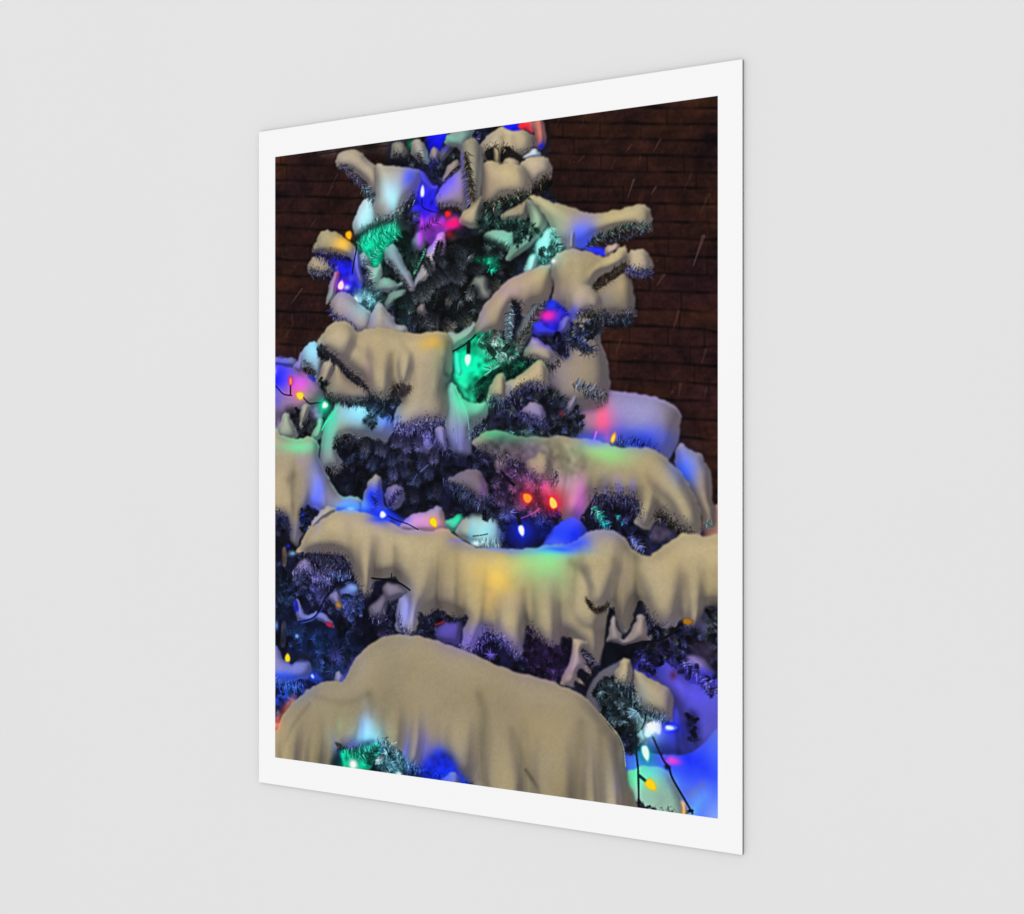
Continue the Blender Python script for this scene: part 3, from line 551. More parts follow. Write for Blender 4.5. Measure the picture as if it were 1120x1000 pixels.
glow(507, 405, 10, 22, C(0, 235, 170), .85); glow(520, 385, 10, 14, C(0, 180, 120), .5)
snow([(497, 384), (501, 386), (505, 398), (505, 408), (501, 412), (497, 402)], C(60, 225, 190), sh=0)
snow([(489, 364), (500, 365), (512, 358), (518, 352), (520, 362), (514, 370), (504, 378), (495, 383)], C(150, 146, 140), glows=[(504, 371, 9, 6, C(120, 170, 130), .7)], rim=C(170, 150, 170))
polyline([(495, 384), (506, 378), (514, 372), (520, 366)], 3.4, C(8, 24, 24))
bulb(511.5, 394.5, 15, 8.5, 93, C(225, 255, 245), C(0, 240, 180), C(120, 250, 215), 9, .7, socket=1.15)
# right little cushion
snow([(572, 386), (577, 376), (584, 368), (594, 375), (603, 381), (607, 390), (606, 400), (598, 398), (588, 394), (578, 392)], C(160, 140, 122), rim=C(90, 80, 240), rimw=.8, glows=[(573, 382, 8, 7, C(120, 160, 110), .6), (590, 376, 10, 4, C(110, 90, 210), .6)])
fringe([(572, 388), (586, 395), (606, 400)], 60, 7, TEALN+DARK, up=.4)
# ---- peaks
thicket([(532, 436), (560, 428), (600, 425), (612, 445), (606, 468), (570, 478), (545, 470), (532, 455)], PURP+SLATE, 60, r=(7, 12), base=C(36, 36, 58), a=.7)
snow([(532, 440), (535, 425), (541, 413), (547, 408.5), (552, 411), (555, 422), (554, 436), (546, 439), (540, 434)], C(164, 144, 112), rim=C(130, 180, 130), rimw=.6)
snow([(554, 432), (553, 420), (556, 415), (564, 414), (574, 406), (584, 397), (591, 394), (597, 400), (600, 412), (599, 426), (590, 424), (578, 422), (566, 428), (560, 434)], C(166, 146, 114), rim=C(140, 180, 130), rimw=.6, glows=[(558, 424, 4, 12, C(130, 140, 170), .6)])
fringe([(534, 438), (546, 440), (558, 434), (570, 426), (584, 422), (600, 426)], 300, 8, PURP, [C(130, 120, 160)], up=.55, jit=4)
snow([(572, 448), (578, 441), (586, 440), (593, 445), (597, 455), (594, 462), (584, 458), (576, 455)], C(136, 116, 120), ragged=3)
fringe([(566, 452), (580, 460), (596, 464), (600, 468)], 200, 8, PURP, [C(120, 110, 160)], up=.5, jit=3)
# right of peaks, base of the right body
thicket([(600, 424), (618, 438), (630, 444), (636, 456), (636, 470), (622, 477), (602, 472)], SLATE+NAVY, 36, r=(8, 12), base=C(26, 34, 40), a=.7)
twig([(628, 420), (640, 424), (656, 432)], 180, 9, [C(30, 40, 50), C(80, 96, 120), C(130, 140, 170)], spread=60, off=3)
fringe([(640, 430), (655, 436), (664, 434)], 110, 8, SLATE, [C(130, 136, 170)], up=.5, jit=3)
glow(614, 452, 3, 4, C(150, 30, 40), .7)
snow([(620, 445), (624, 436), (632, 430), (630, 442), (624, 450)], C(120, 110, 120), sh=0)

# ---- V of pale snow + hanging drapes
snow([(487, 425), (494, 418), (500, 424), (506, 434), (514, 440), (523, 442), (533, 440), (534, 452), (528, 462), (518, 474), (516, 490), (513, 502), (505, 507), (496, 500), (488, 488), (480, 470), (486, 450)], C(132, 134, 134),
     glows=[(505, 437, 9, 14, C(110, 190, 140), .75), (520, 446, 12, 5, C(110, 190, 140), .8), (507, 480, 8, 24, C(128, 122, 158), .8), (494, 450, 5, 24, C(140, 150, 165), .7)], ragged=4, drape=.8,
     folds=[([(500, 426), (504, 450), (510, 470)], 2, .25), ([(494, 430), (499, 470), (499, 500)], 1.6, .3), ([(508, 440), (514, 460)], 2, .25)])
polyline([(497, 422), (503, 436), (509, 448), (512, 462), (513, 480)], 1.4, C(120, 210, 160), .6)
polyline([(494, 440), (498, 462), (499, 484)], 1.4, C(160, 170, 200), .45)

# ============================ second storey, left ============================
thicket([(330, 470), (345, 440), (380, 430), (430, 465), (480, 470), (500, 510), (540, 520), (545, 560), (480, 560), (400, 545), (360, 520)], NAVY+DARK, 150, r=(9, 15), base=C(12, 14, 28), a=.6)
for x, y in [(398, 492), (420, 490), (462, 495), (442, 480), (475, 485), (430, 515), (455, 522), (408, 505), (500, 512), (470, 515), (440, 500)]:
    shoot(x, y, random.uniform(50, 120), 14, 13, random.choice([C(90, 94, 140), C(110, 106, 160), C(70, 84, 120)]), C(16, 18, 34), dens=1.3)
# slope with lamps
patch([(301, 396), (320, 397), (334, 408), (350, 415), (358, 428), (354, 446), (345, 470), (301, 478)], C(130, 108, 160), 2.0)
snow([(299, 396), (308, 399), (322, 402), (335, 412), (348, 418), (356, 428), (350, 440), (340, 448), (334, 462), (320, 462), (305, 458), (299, 470)], C(134, 112, 156), sh=0, drape=.2,
     glows=[(305, 408, 13, 15, C(30, 36, 245), 1.0), (322, 425, 9, 9, C(220, 80, 120), .7), (330, 415, 9, 6, C(180, 90, 230), .75), (338, 432, 12, 8, C(150, 160, 130), .75), (318, 442, 10, 10, C(160, 120, 150), .6), (348, 448, 10, 10, C(10, 130, 90), .9), (303, 438, 6, 9, C(80, 70, 220), .6)])
snow([(299, 398), (302, 391), (309, 393), (316, 391), (323, 393), (326, 400), (318, 402), (306, 400)], C(110, 112, 132), sh=0, glows=[(303, 400, 10, 5, BLUE, .7)])
snow([(321, 402), (325, 394), (330, 385), (334, 382), (332, 396), (330, 408)], C(130, 120, 170), sh=.2)
snow([(330, 400), (331, 388), (335, 378), (341, 374), (347, 376), (351, 384), (358, 391), (354, 402), (350, 412), (346, 418), (342, 408), (334, 402)], C(140, 168, 190), glows=[(342, 380, 8, 6, C(160, 195, 205), .6)])
twig([(333, 394), (338, 404), (344, 412)], 110, 8, SLATE, spread=60, off=3)
patch([(336, 411), (343, 412), (346, 418), (340, 416)], C(40, 60, 230), 1.2, .9)
thicket([(312, 448), (324, 446), (340, 452), (350, 468), (340, 482), (326, 480), (322, 466)], DARK+SLATE, 24, r=(7, 10), base=C(36, 36, 46), a=.6)
snow([(302, 478), (305, 465), (309, 455), (312, 451), (317, 456), (321, 464), (325, 474), (324, 480), (312, 482)], C(142, 150, 128), rim=C(160, 160, 180))
snow([(328, 450), (331, 442), (340, 444), (338, 450), (332, 462), (328, 466)], C(150, 144, 130), sh=.1)
snow([(340, 480), (345, 468), (349, 458), (353, 460), (354, 470), (350, 480)], C(120, 160, 130), sh=.3)
polyline([(299, 420), (304, 425), (310, 431), (319, 432.5)], 3.0, WIRE); polyline([(331, 434), (338, 441), (345, 440.5), (351, 440.5)], 3.2, WIRE)
polyline([(317.5, 420), (317.5, 431)], 4, WIRE, sm=False)
bulb(317.8, 416, 13, 5.5, -92, C(255, 130, 90), C(230, 40, 120), C(240, 30, 40), 6, .6)
bulb(327.5, 432.5, 12, 10, 205, C(255, 225, 60), C(250, 170, 60), C(245, 175, 10), 7, .45)
glow(300, 406, 3.5, 5, WHITE, 1); 
# the mound below
snow([(348, 520), (350, 500), (352, 480), (354, 466), (359, 456), (365, 447), (368, 440), (380, 441), (400, 440), (420, 444), (431, 452), (432, 466), (426, 480), (420, 486), (412, 484), (398, 478), (392, 484), (382, 476), (372, 482), (368, 494), (374, 504), (373, 514), (366, 518), (358, 513)],
     C(136, 140, 138), ragged=4, glows=[(392, 449, 16, 7, C(150, 195, 220), .8), (378, 460, 8, 14, C(130, 150, 140), .6), (418, 458, 14, 8, C(100, 140, 200), .7), (370, 470, 8, 10, C(160, 146, 130), .6), (358, 480, 7, 20, C(130, 140, 150), .7), (405, 472, 14, 8, C(96, 120, 150), .6)])
polyline([(352, 470), (357, 460), (363, 456), (369, 444), (371, 437)], 2.6, C(40, 235, 160), .8); glow(362, 456, 8, 8, C(30, 200, 130), .35)
thicket([(366, 482), (380, 476), (394, 480), (394, 492), (376, 500), (368, 494)], DARK+NAVY, 20, r=(8, 11), a=.7)
thicket([(398, 458), (408, 452), (414, 460), (408, 468), (400, 466)], SLATE, 8, r=(7, 9), base=C(34, 50, 56))
twig([(375, 440), (395, 446), (415, 448), (432, 455)], 200, 8, [C(150, 205, 225), C(190, 225, 235), C(90, 130, 190)], spread=80, off=4)
twig([(412, 450), (424, 454), (432, 462)], 90, 9, BLUEN+[C(110, 170, 240)], spread=70, off=3)
fringe([(366, 484), (378, 479), (392, 483), (400, 482)], 120, 8, DARK, [C(120, 110, 110)], up=.5)
fringe([(360, 512), (368, 516), (376, 510)], 60, 8, DARK, [C(130, 120, 110)], up=.4)
glow(353, 444, 8, 9, C(0, 170, 110), .85)
bulb(355, 443.5, 10, 8.5, 140, C(230, 255, 245), C(20, 230, 160), C(90, 245, 200), 7, .8)
# ---- big left cushion over it
thicket([(350, 380), (372, 396), (404, 424), (406, 440), (380, 440), (356, 432), (352, 400)], DARK+BROWNN, 30, base=C(34, 32, 34), a=.6)
snow([(349, 416), (350, 406), (355, 397), (362, 391), (367, 398), (365, 408), (360, 418), (354, 422)], C(152, 136, 116))
thicket([(348, 414), (356, 416), (360, 424), (352, 424)], TEALN, 8, r=(6, 8))
snow([(356, 430), (359, 420), (364, 408), (368, 399), (374, 408), (384, 418), (396, 423), (403, 430), (403, 438), (390, 440), (375, 440), (362, 437)], C(140, 122, 104), glows=[(372, 415, 5, 10, C(156, 138, 106), .5)])
fringe([(356, 432), (370, 438), (386, 440), (402, 438), (418, 438), (434, 440)], 330, 8, DARK, [C(110, 104, 116)], up=.5, jit=3)
thicket([(404, 436), (432, 434), (436, 448), (430, 458), (405, 446)], DARK+NAVY, 22, base=C(24, 24, 34), a=.6)
snow([(348, 377), (350, 369), (355, 363), (360, 356), (366, 352), (373, 351), (381, 353), (386, 358), (391, 364), (397, 361), (405, 358.5), (416, 358), (428, 360), (440, 362), (455, 364), (472, 363), (485, 363), (491, 367), (495, 376), (495, 392), (494, 408), (489, 424), (490, 440), (488, 455), (483, 463), (474, 464), (466, 462), (456, 466), (446, 470), (434, 470), (431, 462), (434, 448), (438, 438), (434, 432), (429, 424), (427, 434), (420, 437), (412, 434), (405, 430), (402, 424), (392, 414), (380, 404), (370, 394), (360, 384)],
     C(165, 145, 112), rim=LIT, drape=.4, lobes=[([(367, 362), (374, 385), (394, 408)], 17), ([(393, 370), (396, 402)], 9), ([(416, 378), (416, 430)], 12), ([(440, 385), (440, 416)], 11), ([(470, 380), (466, 430), (452, 464)], 19), ([(488, 375), (488, 400)], 8)], folds=[([(428, 388), (428, 410), (428, 428)], 2.6, .22), ([(404, 385), (403, 410), (403, 424)], 3, .14), ([(440, 375), (450, 395), (449, 412)], 2.6, .12), ([(484, 392), (487, 410), (487, 425)], 2.4, .25), ([(380, 370), (388, 382), (398, 400)], 4, .08)],
     glows=[(475, 374, 14, 8, C(206, 160, 66), .8), (462, 458, 22, 10, C(150, 134, 165), .7), (404, 398, 5, 24, C(146, 122, 126), .6), (378, 390, 8, 8, C(120, 104, 116), .5), (433, 462, 10, 8, C(150, 136, 130), .4)])
for q, gl in [
    ([(404, 388), (411, 378), (421, 378), (428, 388), (429, 412), (427, 432), (420, 437), (411, 434), (404, 426), (403, 405)], ((405, 405, 3, 20, C(146, 126, 136), .6),)),
    ([(432, 464), (434, 450), (444, 438), (456, 430), (470, 424), (484, 430), (490, 444), (487, 457), (476, 464), (460, 466), (446, 471), (434, 471)], ((460, 462, 22, 7, C(146, 132, 170), .7),)),
    ([(348, 378), (351, 368), (359, 357), (367, 351.5), (376, 351), (385, 357), (391, 367), (386, 384), (376, 396), (366, 391), (356, 383)], ((372, 390, 9, 6, C(124, 108, 120), .6),)),
    ([(436, 384), (444, 376), (452, 386), (451, 405), (445, 420), (436, 418), (433, 402)], ())]:
    snow(q, C(166, 147, 114), sh=0, soft=3.2, ragged=2, drape=.3, fade=.6, glows=gl)
twig([(349, 378), (360, 388), (372, 399), (386, 411), (399, 424)], 330, 8, [C(40, 36, 46), C(24, 22, 28), C(72, 64, 82)], spread=50, off=3.2)
fringe([(349, 378), (356, 386), (366, 394)], 90, 9, DARK, up=.2, jit=2)
patch([(429, 424), (436, 420), (444, 421), (450, 424), (446, 432), (438, 436), (430, 436)], C(40, 36, 42), 2.0, .9)
fringe([(428, 426), (440, 422), (450, 426)], 60, 6, BROWNN, [C(130, 110, 90)], up=.6)
patch([(485, 404), (488, 408), (494, 410), (492, 420), (488, 424)], C(54, 56, 60), 1.8, .85)
fringe([(404, 432), (415, 437), (428, 434), (436, 440)], 90, 8, DARK+SLATE, up=.4)
fringe([(432, 466), (444, 470), (458, 466), (470, 464), (486, 462)], 420, 10, PURP, [C(140, 130, 190), C(170, 160, 200)], up=.6, jit=4.5)
snow([(458, 478), (466, 472), (474, 476), (478, 490), (474, 500), (464, 496), (458, 488)], C(112, 100, 140), ragged=4, soft=2, sh=.2)
snow([(476, 470), (482, 466), (487, 474), (489, 486), (488, 494), (482, 490), (476, 482)], C(140, 122, 140), ragged=3)
fringe([(464, 474), (472, 480), (484, 494)], 90, 8, PURP, [C(110, 104, 160)], up=.5, jit=4)
fringe([(488, 492), (498, 504), (508, 508)], 80, 8, PURP, [C(130, 124, 190)], up=.5, jit=3)
fringe([(515, 475), (522, 470), (530, 466)], 90, 9, PURP, [C(140, 150, 160)], up=.5, jit=4)

for x, y, d, l, w_, c in [(498, 506, 95, 16, 12, C(128, 118, 168)), (512, 512, 100, 14, 11, C(120, 112, 160)), (474, 498, 90, 15, 12, C(110, 104, 156)), (458, 484, 95, 14, 12, C(126, 116, 172)), (444, 486, 80, 14, 12, C(112, 104, 160)), (432, 482, 100, 13, 11, C(104, 98, 150)),
        (486, 512, 70, 15, 11, C(90, 90, 140)), (462, 505, 110, 15, 12, C(74, 78, 124)), (428, 500, 80, 15, 12, C(70, 74, 116)), (400, 486, 95, 14, 12, C(96, 96, 120)), (414, 488, 85, 14, 12, C(86, 88, 124)), (440, 512, 60, 16, 12, C(60, 66, 104)), (452, 540, 80, 15, 12, C(60, 60, 90)), (478, 535, 100, 15, 12, C(66, 64, 100)),
        (530, 482, 80, 14, 11, C(90, 100, 130)), (538, 496, 60, 14, 11, C(110, 104, 140)), (548, 506, 80, 14, 11, C(140, 122, 160)), (562, 500, 90, 13, 11, C(150, 130, 160)), (580, 518, 100, 14, 12, C(170, 120, 160)), (592, 524, 80, 13, 12, C(180, 130, 170)), (508, 538, 80, 14, 12, C(100, 120, 150)), (520, 546, 90, 14, 11, C(120, 120, 170))]:
    shoot(x, y, d, l, w_, c, c*.22, dens=1.4)
# ---- lower-left cushion L1
thicket([(299, 560), (330, 575), (345, 560), (350, 585), (330, 620), (299, 640)], BLUEN+PURP, 50, base=C(22, 22, 56), a=.5)
snow([(299, 475), (308, 476), (318, 479), (328, 480), (336, 477), (343, 479), (348, 486), (349, 498), (353, 510), (359, 522), (366, 534), (374, 542), (386, 543), (395, 546), (398, 556), (392, 566), (372, 566), (356, 570), (350, 560), (342, 556), (338, 566), (334, 580), (328, 590), (326, 600), (318, 592), (315, 578), (312, 565), (300, 564)],
     C(160, 141, 110), lobes=[([(310, 490), (310, 558)], 14), ([(330, 520), (326, 590)], 10), ([(348, 520), (350, 552)], 8)], rim=C(100, 220, 160), rimw=.7, drape=.5, glows=[(346, 520, 12, 30, C(134, 136, 168), .85), (344, 548, 9, 20, C(88, 100, 235), .8), (330, 492, 16, 7, C(130, 170, 130), .6), (336, 488, 5, 7, C(170, 140, 120), .7), (362, 545, 14, 10, C(120, 124, 180), .5), (330, 505, 8, 10, C(150, 134, 145), .6), (384, 553, 12, 8, C(90, 140, 240), .95), (382, 556, 8, 4, C(200, 240, 255), 1.0), (323, 580, 5, 14, C(130, 130, 190), .5)],
     folds=[([(344, 484), (348, 505), (358, 526)], 2.2, .2), ([(316, 525), (320, 520)], 4, .3), ([(341, 525), (342, 545), (340, 560)], 2, .2)])
fringe([(300, 564), (310, 566), (316, 580)], 160, 10, PURP, [C(120, 116, 160)], up=.55, jit=4)
thicket([(299, 570), (314, 568), (316, 590), (326, 604), (322, 630), (299, 640)], PURP+DARK, 34, r=(8, 12), base=C(20, 20, 42), a=.6)
thicket([(329, 560), (338, 552), (342, 564), (338, 580), (330, 585)], BLUEN+SLATE, 14, r=(7, 10), base=C(30, 40, 90), a=.6)
# ---- things on the ledge of the middle band
snow([(395, 562), (396, 548), (400, 534), (406, 524), (412, 519.5), (417, 523), (418, 536), (421, 552), (424, 562), (412, 566)], C(160, 144, 116), glows=[(410, 549, 9, 12, C(24, 50, 245), 1.0), (398, 552, 5, 9, C(120, 190, 230), .8), (417, 545, 5, 14, C(50, 60, 240), .7)])
twig([(410, 562), (410, 548), (411, 538)], 60, 9, BLUEN, spread=55)
snow([(420, 542), (424, 535), (431, 530), (437, 530.5), (442, 537), (442, 546), (436, 556), (429, 558), (424, 553)], C(104, 92, 152), glows=[(432, 534, 6, 5, C(140, 118, 130), .7)])
twig([(424, 556), (430, 546), (436, 536)], 130, 8, [C(34, 30, 84), C(22, 20, 44), C(84, 76, 170)], spread=60, off=1.5)
patch([(366, 558), (380, 553), (400, 556), (420, 556), (436, 564), (450, 574), (470, 582), (440, 582), (410, 572), (385, 566)], C(40, 66, 240), 2.2, .85)
snow([(437, 578), (442, 570), (449, 564), (458, 561), (466, 560), (473, 556), (480, 553.5), (485, 561), (488, 572), (489, 580), (470, 584), (452, 584)], C(150, 130, 160), rim=C(110, 110, 240), glows=[(446, 570, 6, 6, C(100, 100, 245), .8), (460, 572, 8, 10, C(190, 130, 190), .7), (484, 568, 4, 9, C(140, 130, 120), .7)])
snow([(487, 570), (495, 566), (505, 562), (508, 570), (503, 580), (497, 582), (490, 578)], C(20, 205, 140), sh=.2)
snow([(498, 583), (503, 573), (510, 564), (518, 560), (530, 558), (540, 558), (545, 562), (548, 572), (550, 584), (549, 598), (530, 600), (512, 592)], C(150, 156, 136), glows=[(528, 578, 12, 14, C(170, 205, 200), .75), (515, 585, 3, 16, C(100, 190, 240), .6), (546, 582, 3, 14, C(110, 160, 240), .8)], rim=C(110, 130, 230))
polyline([(517, 586), (526, 585), (533, 583.5)], 2.4, C(30, 50, 54), .7); twig([(519, 592), (530, 593), (546, 595)], 120, 9, [C(170, 225, 235), C(60, 110, 140), C(230, 250, 250)], spread=80, off=2)
glow(520, 594, 5, 3, C(235, 255, 255), .9)
# purple tree part in the middle
thicket([(488, 500), (530, 500), (560, 505), (600, 520), (625, 570), (618, 600), (555, 606), (545, 570), (500, 560), (484, 545)], PURP+NAVY, 120, r=(9, 14), base=C(16, 16, 36), a=.65)
snow([(497, 520), (505, 515), (518, 513), (525, 516), (530, 524), (534, 534), (534, 543), (529, 546), (525, 552), (520, 544), (512, 538), (500, 534), (488, 524)], C(112, 100, 112), glows=[(526, 540, 3.5, 12, C(180, 120, 230), .8), (515, 520, 6, 6, C(110, 90, 90), .5)], ragged=5)
fringe([(486, 526), (498, 534), (512, 542), (524, 550), (534, 544)], 260, 11, [C(50, 66, 100), C(30, 36, 66)], [C(110, 140, 170), C(120, 110, 190)], up=.6, jit=4)
polyline([(459, 516), (468, 508)], 2, C(110, 120, 170), .5); polyline([(449, 530), (456, 518)], 2, C(90, 96, 150), .5)
for x, y, r, c in [(556, 560, 17, C(110, 130, 230)), (570, 550, 17, C(150, 120, 200)), (592, 566, 18, C(80, 110, 230)), (562, 530, 15, C(150, 110, 170)), (545, 545, 13, C(110, 100, 170)), (582, 530, 14, C(170, 110, 170)), (552, 515, 15, C(110, 90, 160)), (566, 518, 15, C(120, 100, 160)), (600, 580, 15, C(50, 70, 230)), (585, 556, 12, C(150, 120, 200)), (543, 528, 12, C(100, 100, 150))]:
    tuft(x, y, r, 70, [c, c*.6], a=.8); shoot(x+random.uniform(-4, 4), y+random.uniform(-3, 3), random.uniform(60, 120), r*.8, r*.8, c*.9, c*.2)
polyline([(546, 512), (555, 524), (562, 530)], 6, C(12, 8, 18), .7)
snow([(540, 505), (546, 498), (552, 496), (556, 504), (552, 512), (544, 514)], C(150, 136, 130), sh=.2, ragged=4, soft=1.8)

# ---- R5 and R6 behind right
snow([(764, 590), (768, 570), (774, 556), (782, 552), (790, 556), (790, 600), (770, 600)], C(160, 112, 100), sh=0)
snow([(742, 520), (738, 500), (742, 486), (748, 486), (756, 492), (766, 496), (773, 506), (778, 520), (779, 540), (782, 556), (782, 576), (774, 578), (766, 560)], C(146, 126, 108), glows=[(747, 512, 11, 13, C(60, 96, 245), 1.0), (742, 494, 9, 8, C(120, 112, 160), .8)], ragged=2)
twig([(769, 572), (774, 573), (778, 572)], 40, 6, [C(150, 190, 190), C(60, 90, 90)], spread=80)
# ---- R4 band
thicket([(636, 548), (660, 536), (694, 536), (712, 560), (750, 566), (772, 586), (730, 606), (700, 612), (676, 596), (640, 578)], PURP+DARK, 80, r=(8, 13), base=C(24, 22, 50), a=.6)
snow([(516, 484), (524, 476), (534, 471), (545, 470), (558, 474), (572, 477), (590, 478), (606, 477), (622, 478), (640, 480), (655, 482), (668, 486), (680, 489), (694, 490), (708, 490), (720, 494), (732, 503), (744, 516), (754, 530), (762, 545), (767, 560), (768, 576), (764, 586), (754, 582), (742, 578), (734, 572), (726, 564), (720, 562), (714, 572), (708, 580), (702, 576), (694, 572), (698, 562), (700, 552), (694, 546), (688, 544), (680, 543), (672, 545), (660, 542), (650, 546), (644, 552), (638, 562), (630, 572), (616, 568), (606, 552), (596, 530), (584, 512), (570, 505), (552, 502), (536, 496), (524, 492)],
     C(163, 145, 111), rim=C(150, 140, 120), drape=.4, lobes=[([(560, 488), (600, 500), (600, 525)], 18), ([(640, 500), (632, 562)], 14), ([(658, 510), (656, 538)], 10), ([(680, 515), (680, 536)], 10), ([(700, 505), (738, 528), (756, 574)], 24), ([(716, 525), (704, 550), (697, 570)], 10)],
     glows=[(548, 489, 30, 10, C(72, 72, 84), .95), (575, 482, 16, 5, C(112, 104, 92), .5), (586, 500, 20, 10, C(116, 102, 112), .8), (536, 475, 10, 4, C(60, 160, 110), .8), (572, 492, 16, 10, C(112, 104, 110), .75), (580, 500, 9, 8, C(136, 108, 160), .8), (662, 492, 22, 11, C(130, 182, 110), .85), (624, 498, 17, 18, C(112, 112, 88), .8), (616, 525, 14, 14, C(170, 146, 170), .8), (634, 545, 5, 20, C(200, 120, 190), .65), (618, 545, 10, 12, C(190, 130, 150), .6), (632, 565, 8, 8, C(80, 70, 200), .7), (668, 530, 14, 12, C(158, 140, 150), .6), (676, 536, 3, 10, C(110, 110, 240), .5), (660, 532, 3, 10, C(130, 120, 240), .4), (710, 515, 16, 14, C(160, 138, 104), .5), (690, 530, 3, 9, C(130, 120, 230), .5)],
     folds=[([(718, 548), (720, 558)], 3, .2), ([(655, 526), (660, 523)], 3, .25)])
for q, gl in [
    ([(704, 508), (716, 497), (732, 505), (748, 524), (760, 548), (767, 575), (758, 583), (745, 577), (736, 560), (724, 545), (708, 530)], ()),
    ([(702, 530), (712, 524), (720, 534), (718, 554), (710, 572), (701, 574), (698, 560), (700, 545)], ())]:
    snow(q, C(165, 147, 113), sh=0, soft=4, ragged=2, drape=.3, fade=.7, glows=gl)
patch([(528, 484), (545, 478), (575, 482), (600, 488), (606, 500), (598, 512), (575, 506), (550, 502), (532, 494)], C(84, 78, 84), 6, .8)
patch([(590, 482), (612, 482), (634, 490), (642, 504), (636, 520), (618, 520), (604, 506)], C(122, 116, 98), 6, .55)
fringe([(524, 492), (545, 502), (570, 508)], 130, 9, PURP+DARK, [C(120, 110, 150)], up=.5, jit=5)
fringe([(648, 548), (662, 544), (678, 545), (692, 547), (698, 560)], 280, 10, PURP+DARK, [C(110, 100, 150)], up=.5, jit=5)
fringe([(716, 564), (726, 566), (740, 577), (756, 584)], 200, 8, BROWNN+DARK, [C(120, 108, 90)], up=.5, jit=4)
twig([(648, 556), (656, 566), (664, 576)], 150, 8, [C(20, 210, 150), C(0, 130, 90), C(120, 250, 210)], spread=45, off=2.2)
twig([(672, 562), (678, 568), (682, 574)], 40, 4, [C(60, 200, 170), C(20, 90, 90)], spread=50, off=2)
twig([(688, 586), (696, 594), (702, 602)], 90, 8, [C(150, 160, 220), C(90, 100, 190)], spread=60, off=2.5)
patch([(716, 574), (728, 578), (736, 584), (724, 592), (712, 590)], C(82, 70, 92), 3, .8)
snow([(575, 508), (582, 500), (592, 496), (600, 500), (604, 512), (600, 524), (590, 526), (580, 520)], C(150, 134, 104), sh=.2, soft=2, glows=[(578, 520, 8, 6, C(140, 110, 160), .6)], ragged=4)
fringe([(575, 520), (590, 528), (604, 526), (610, 518)], 150, 9, PURP, [C(170, 130, 190)], up=.5, jit=5)
glow(596, 534, 7, 10, C(230, 100, 170), .75); glow(576, 528, 8, 8, C(190, 90, 150), .5)
snow([(590, 604), (596, 592), (604, 580), (612, 571), (622, 567), (632, 568), (640, 576), (645, 588), (640, 602), (622, 608), (604, 606)], C(48, 66, 235), drape=.2, sh=.3, glows=[(626, 582, 9, 9, C(18, 26, 225), .9), (612, 594, 12, 6, C(110, 120, 210), .6)])
patch([(552, 586), (560, 575), (585, 575), (600, 572), (604, 580), (594, 592), (575, 598), (556, 599)], C(10, 12, 60), 3, .75)
twig([(592, 575), (600, 566), (610, 560)], 90, 10, BLUEN, spread=60, off=3)
polyline([(568, 567), (576, 564), (584, 560), (590, 556)], 2, C(190, 80, 90), .6)
bulb(570.5, 581, 14, 8, 75, C(250, 250, 255), C(20, 40, 230), C(90, 120, 255), 14, .85, socket=1.1)
bulb(576, 544, 13, 11, 222, C(255, 150, 40), C(235, 30, 50), C(255, 50, 20), 9, .9)
bulb(604.5, 549, 15, 9.5, 248, C(255, 215, 90), C(250, 20, 60), C(255, 60, 30), 11, .95)

# ============================ the middle band M2 ============================
# dark storey below it
thicket([(299, 610), (330, 598), (400, 610), (450, 640), (520, 670), (600, 680), (640, 720), (700, 670), (785, 660), (785, 740), (700, 760), (640, 770), (560, 745), (470, 705), (400, 720), (370, 760), (299, 790)], PURP+NAVY, 260, r=(9, 15), base=C(14, 14, 34), a=.6)
thicket([(340, 605), (392, 612), (400, 640), (380, 672), (345, 665), (318, 640)], PURP+[C(80, 84, 130), C(100, 96, 140)], 60, r=(8, 13), a=.6, dark=.7)
thicket([(301, 620), (318, 630), (318, 665), (301, 672)], [C(34, 50, 92), C(50, 80, 120), C(16, 26, 44)], 26, base=C(24, 34, 66))
thicket([(310, 680), (380, 690), (400, 720), (370, 745), (330, 735)], [C(34, 50, 92), C(50, 70, 130), C(16, 26, 54)], 50, base=C(16, 24, 52))
for x, y, r, c in [(366, 714, 17, C(96, 88, 180)), (325, 690, 17, C(60, 90, 140)), (380, 668, 16, C(80, 84, 140)), (352, 650, 18, C(96, 90, 160)), (326, 632, 14, C(100, 110, 160)), (355, 620, 15, C(100, 96, 130)), (348, 700, 14, C(40, 66, 120)), (390, 655, 15, C(70, 90, 150)), (340, 728, 13, C(50, 80, 120)), (418, 690, 14, C(90, 80, 150)), (382, 725, 12, C(70, 66, 120))]:
    tuft(x, y, r*1.15, 80, [c, c*.55], a=.8); shoot(x, y, random.uniform(50, 130), r*.8, r*.8, c, c*.3, a=.6)
patch([(309, 600), (313, 600), (313, 618), (309, 618)], C(78, 66, 58), 1.2); patch([(308, 682), (313, 682), (312, 706), (307, 706)], C(62, 54, 62), 1.4)
patch([(402, 660), (420, 655), (430, 680), (402, 700), (385, 700)], C(10, 8, 26), 5, .7)
snow([(322, 625), (328, 614), (334, 611), (340, 616), (344, 626), (342, 632), (334, 628), (324, 632)], C(126, 112, 140), ragged=5, soft=2, sh=.15)
fringe([(322, 626), (332, 624), (344, 630)], 110, 10, PURP, [C(140, 130, 176)], up=.6, jit=5); fringe([(340, 612), (356, 616), (372, 620)], 140, 10, DARK+PURP, [C(120, 108, 150)], up=.5, jit=6)
fringe([(344, 634), (352, 632), (360, 638)], 120, 11, [C(120, 112, 160), C(84, 80, 130)], [C(160, 150, 190)], up=.6, jit=5, deg=70)
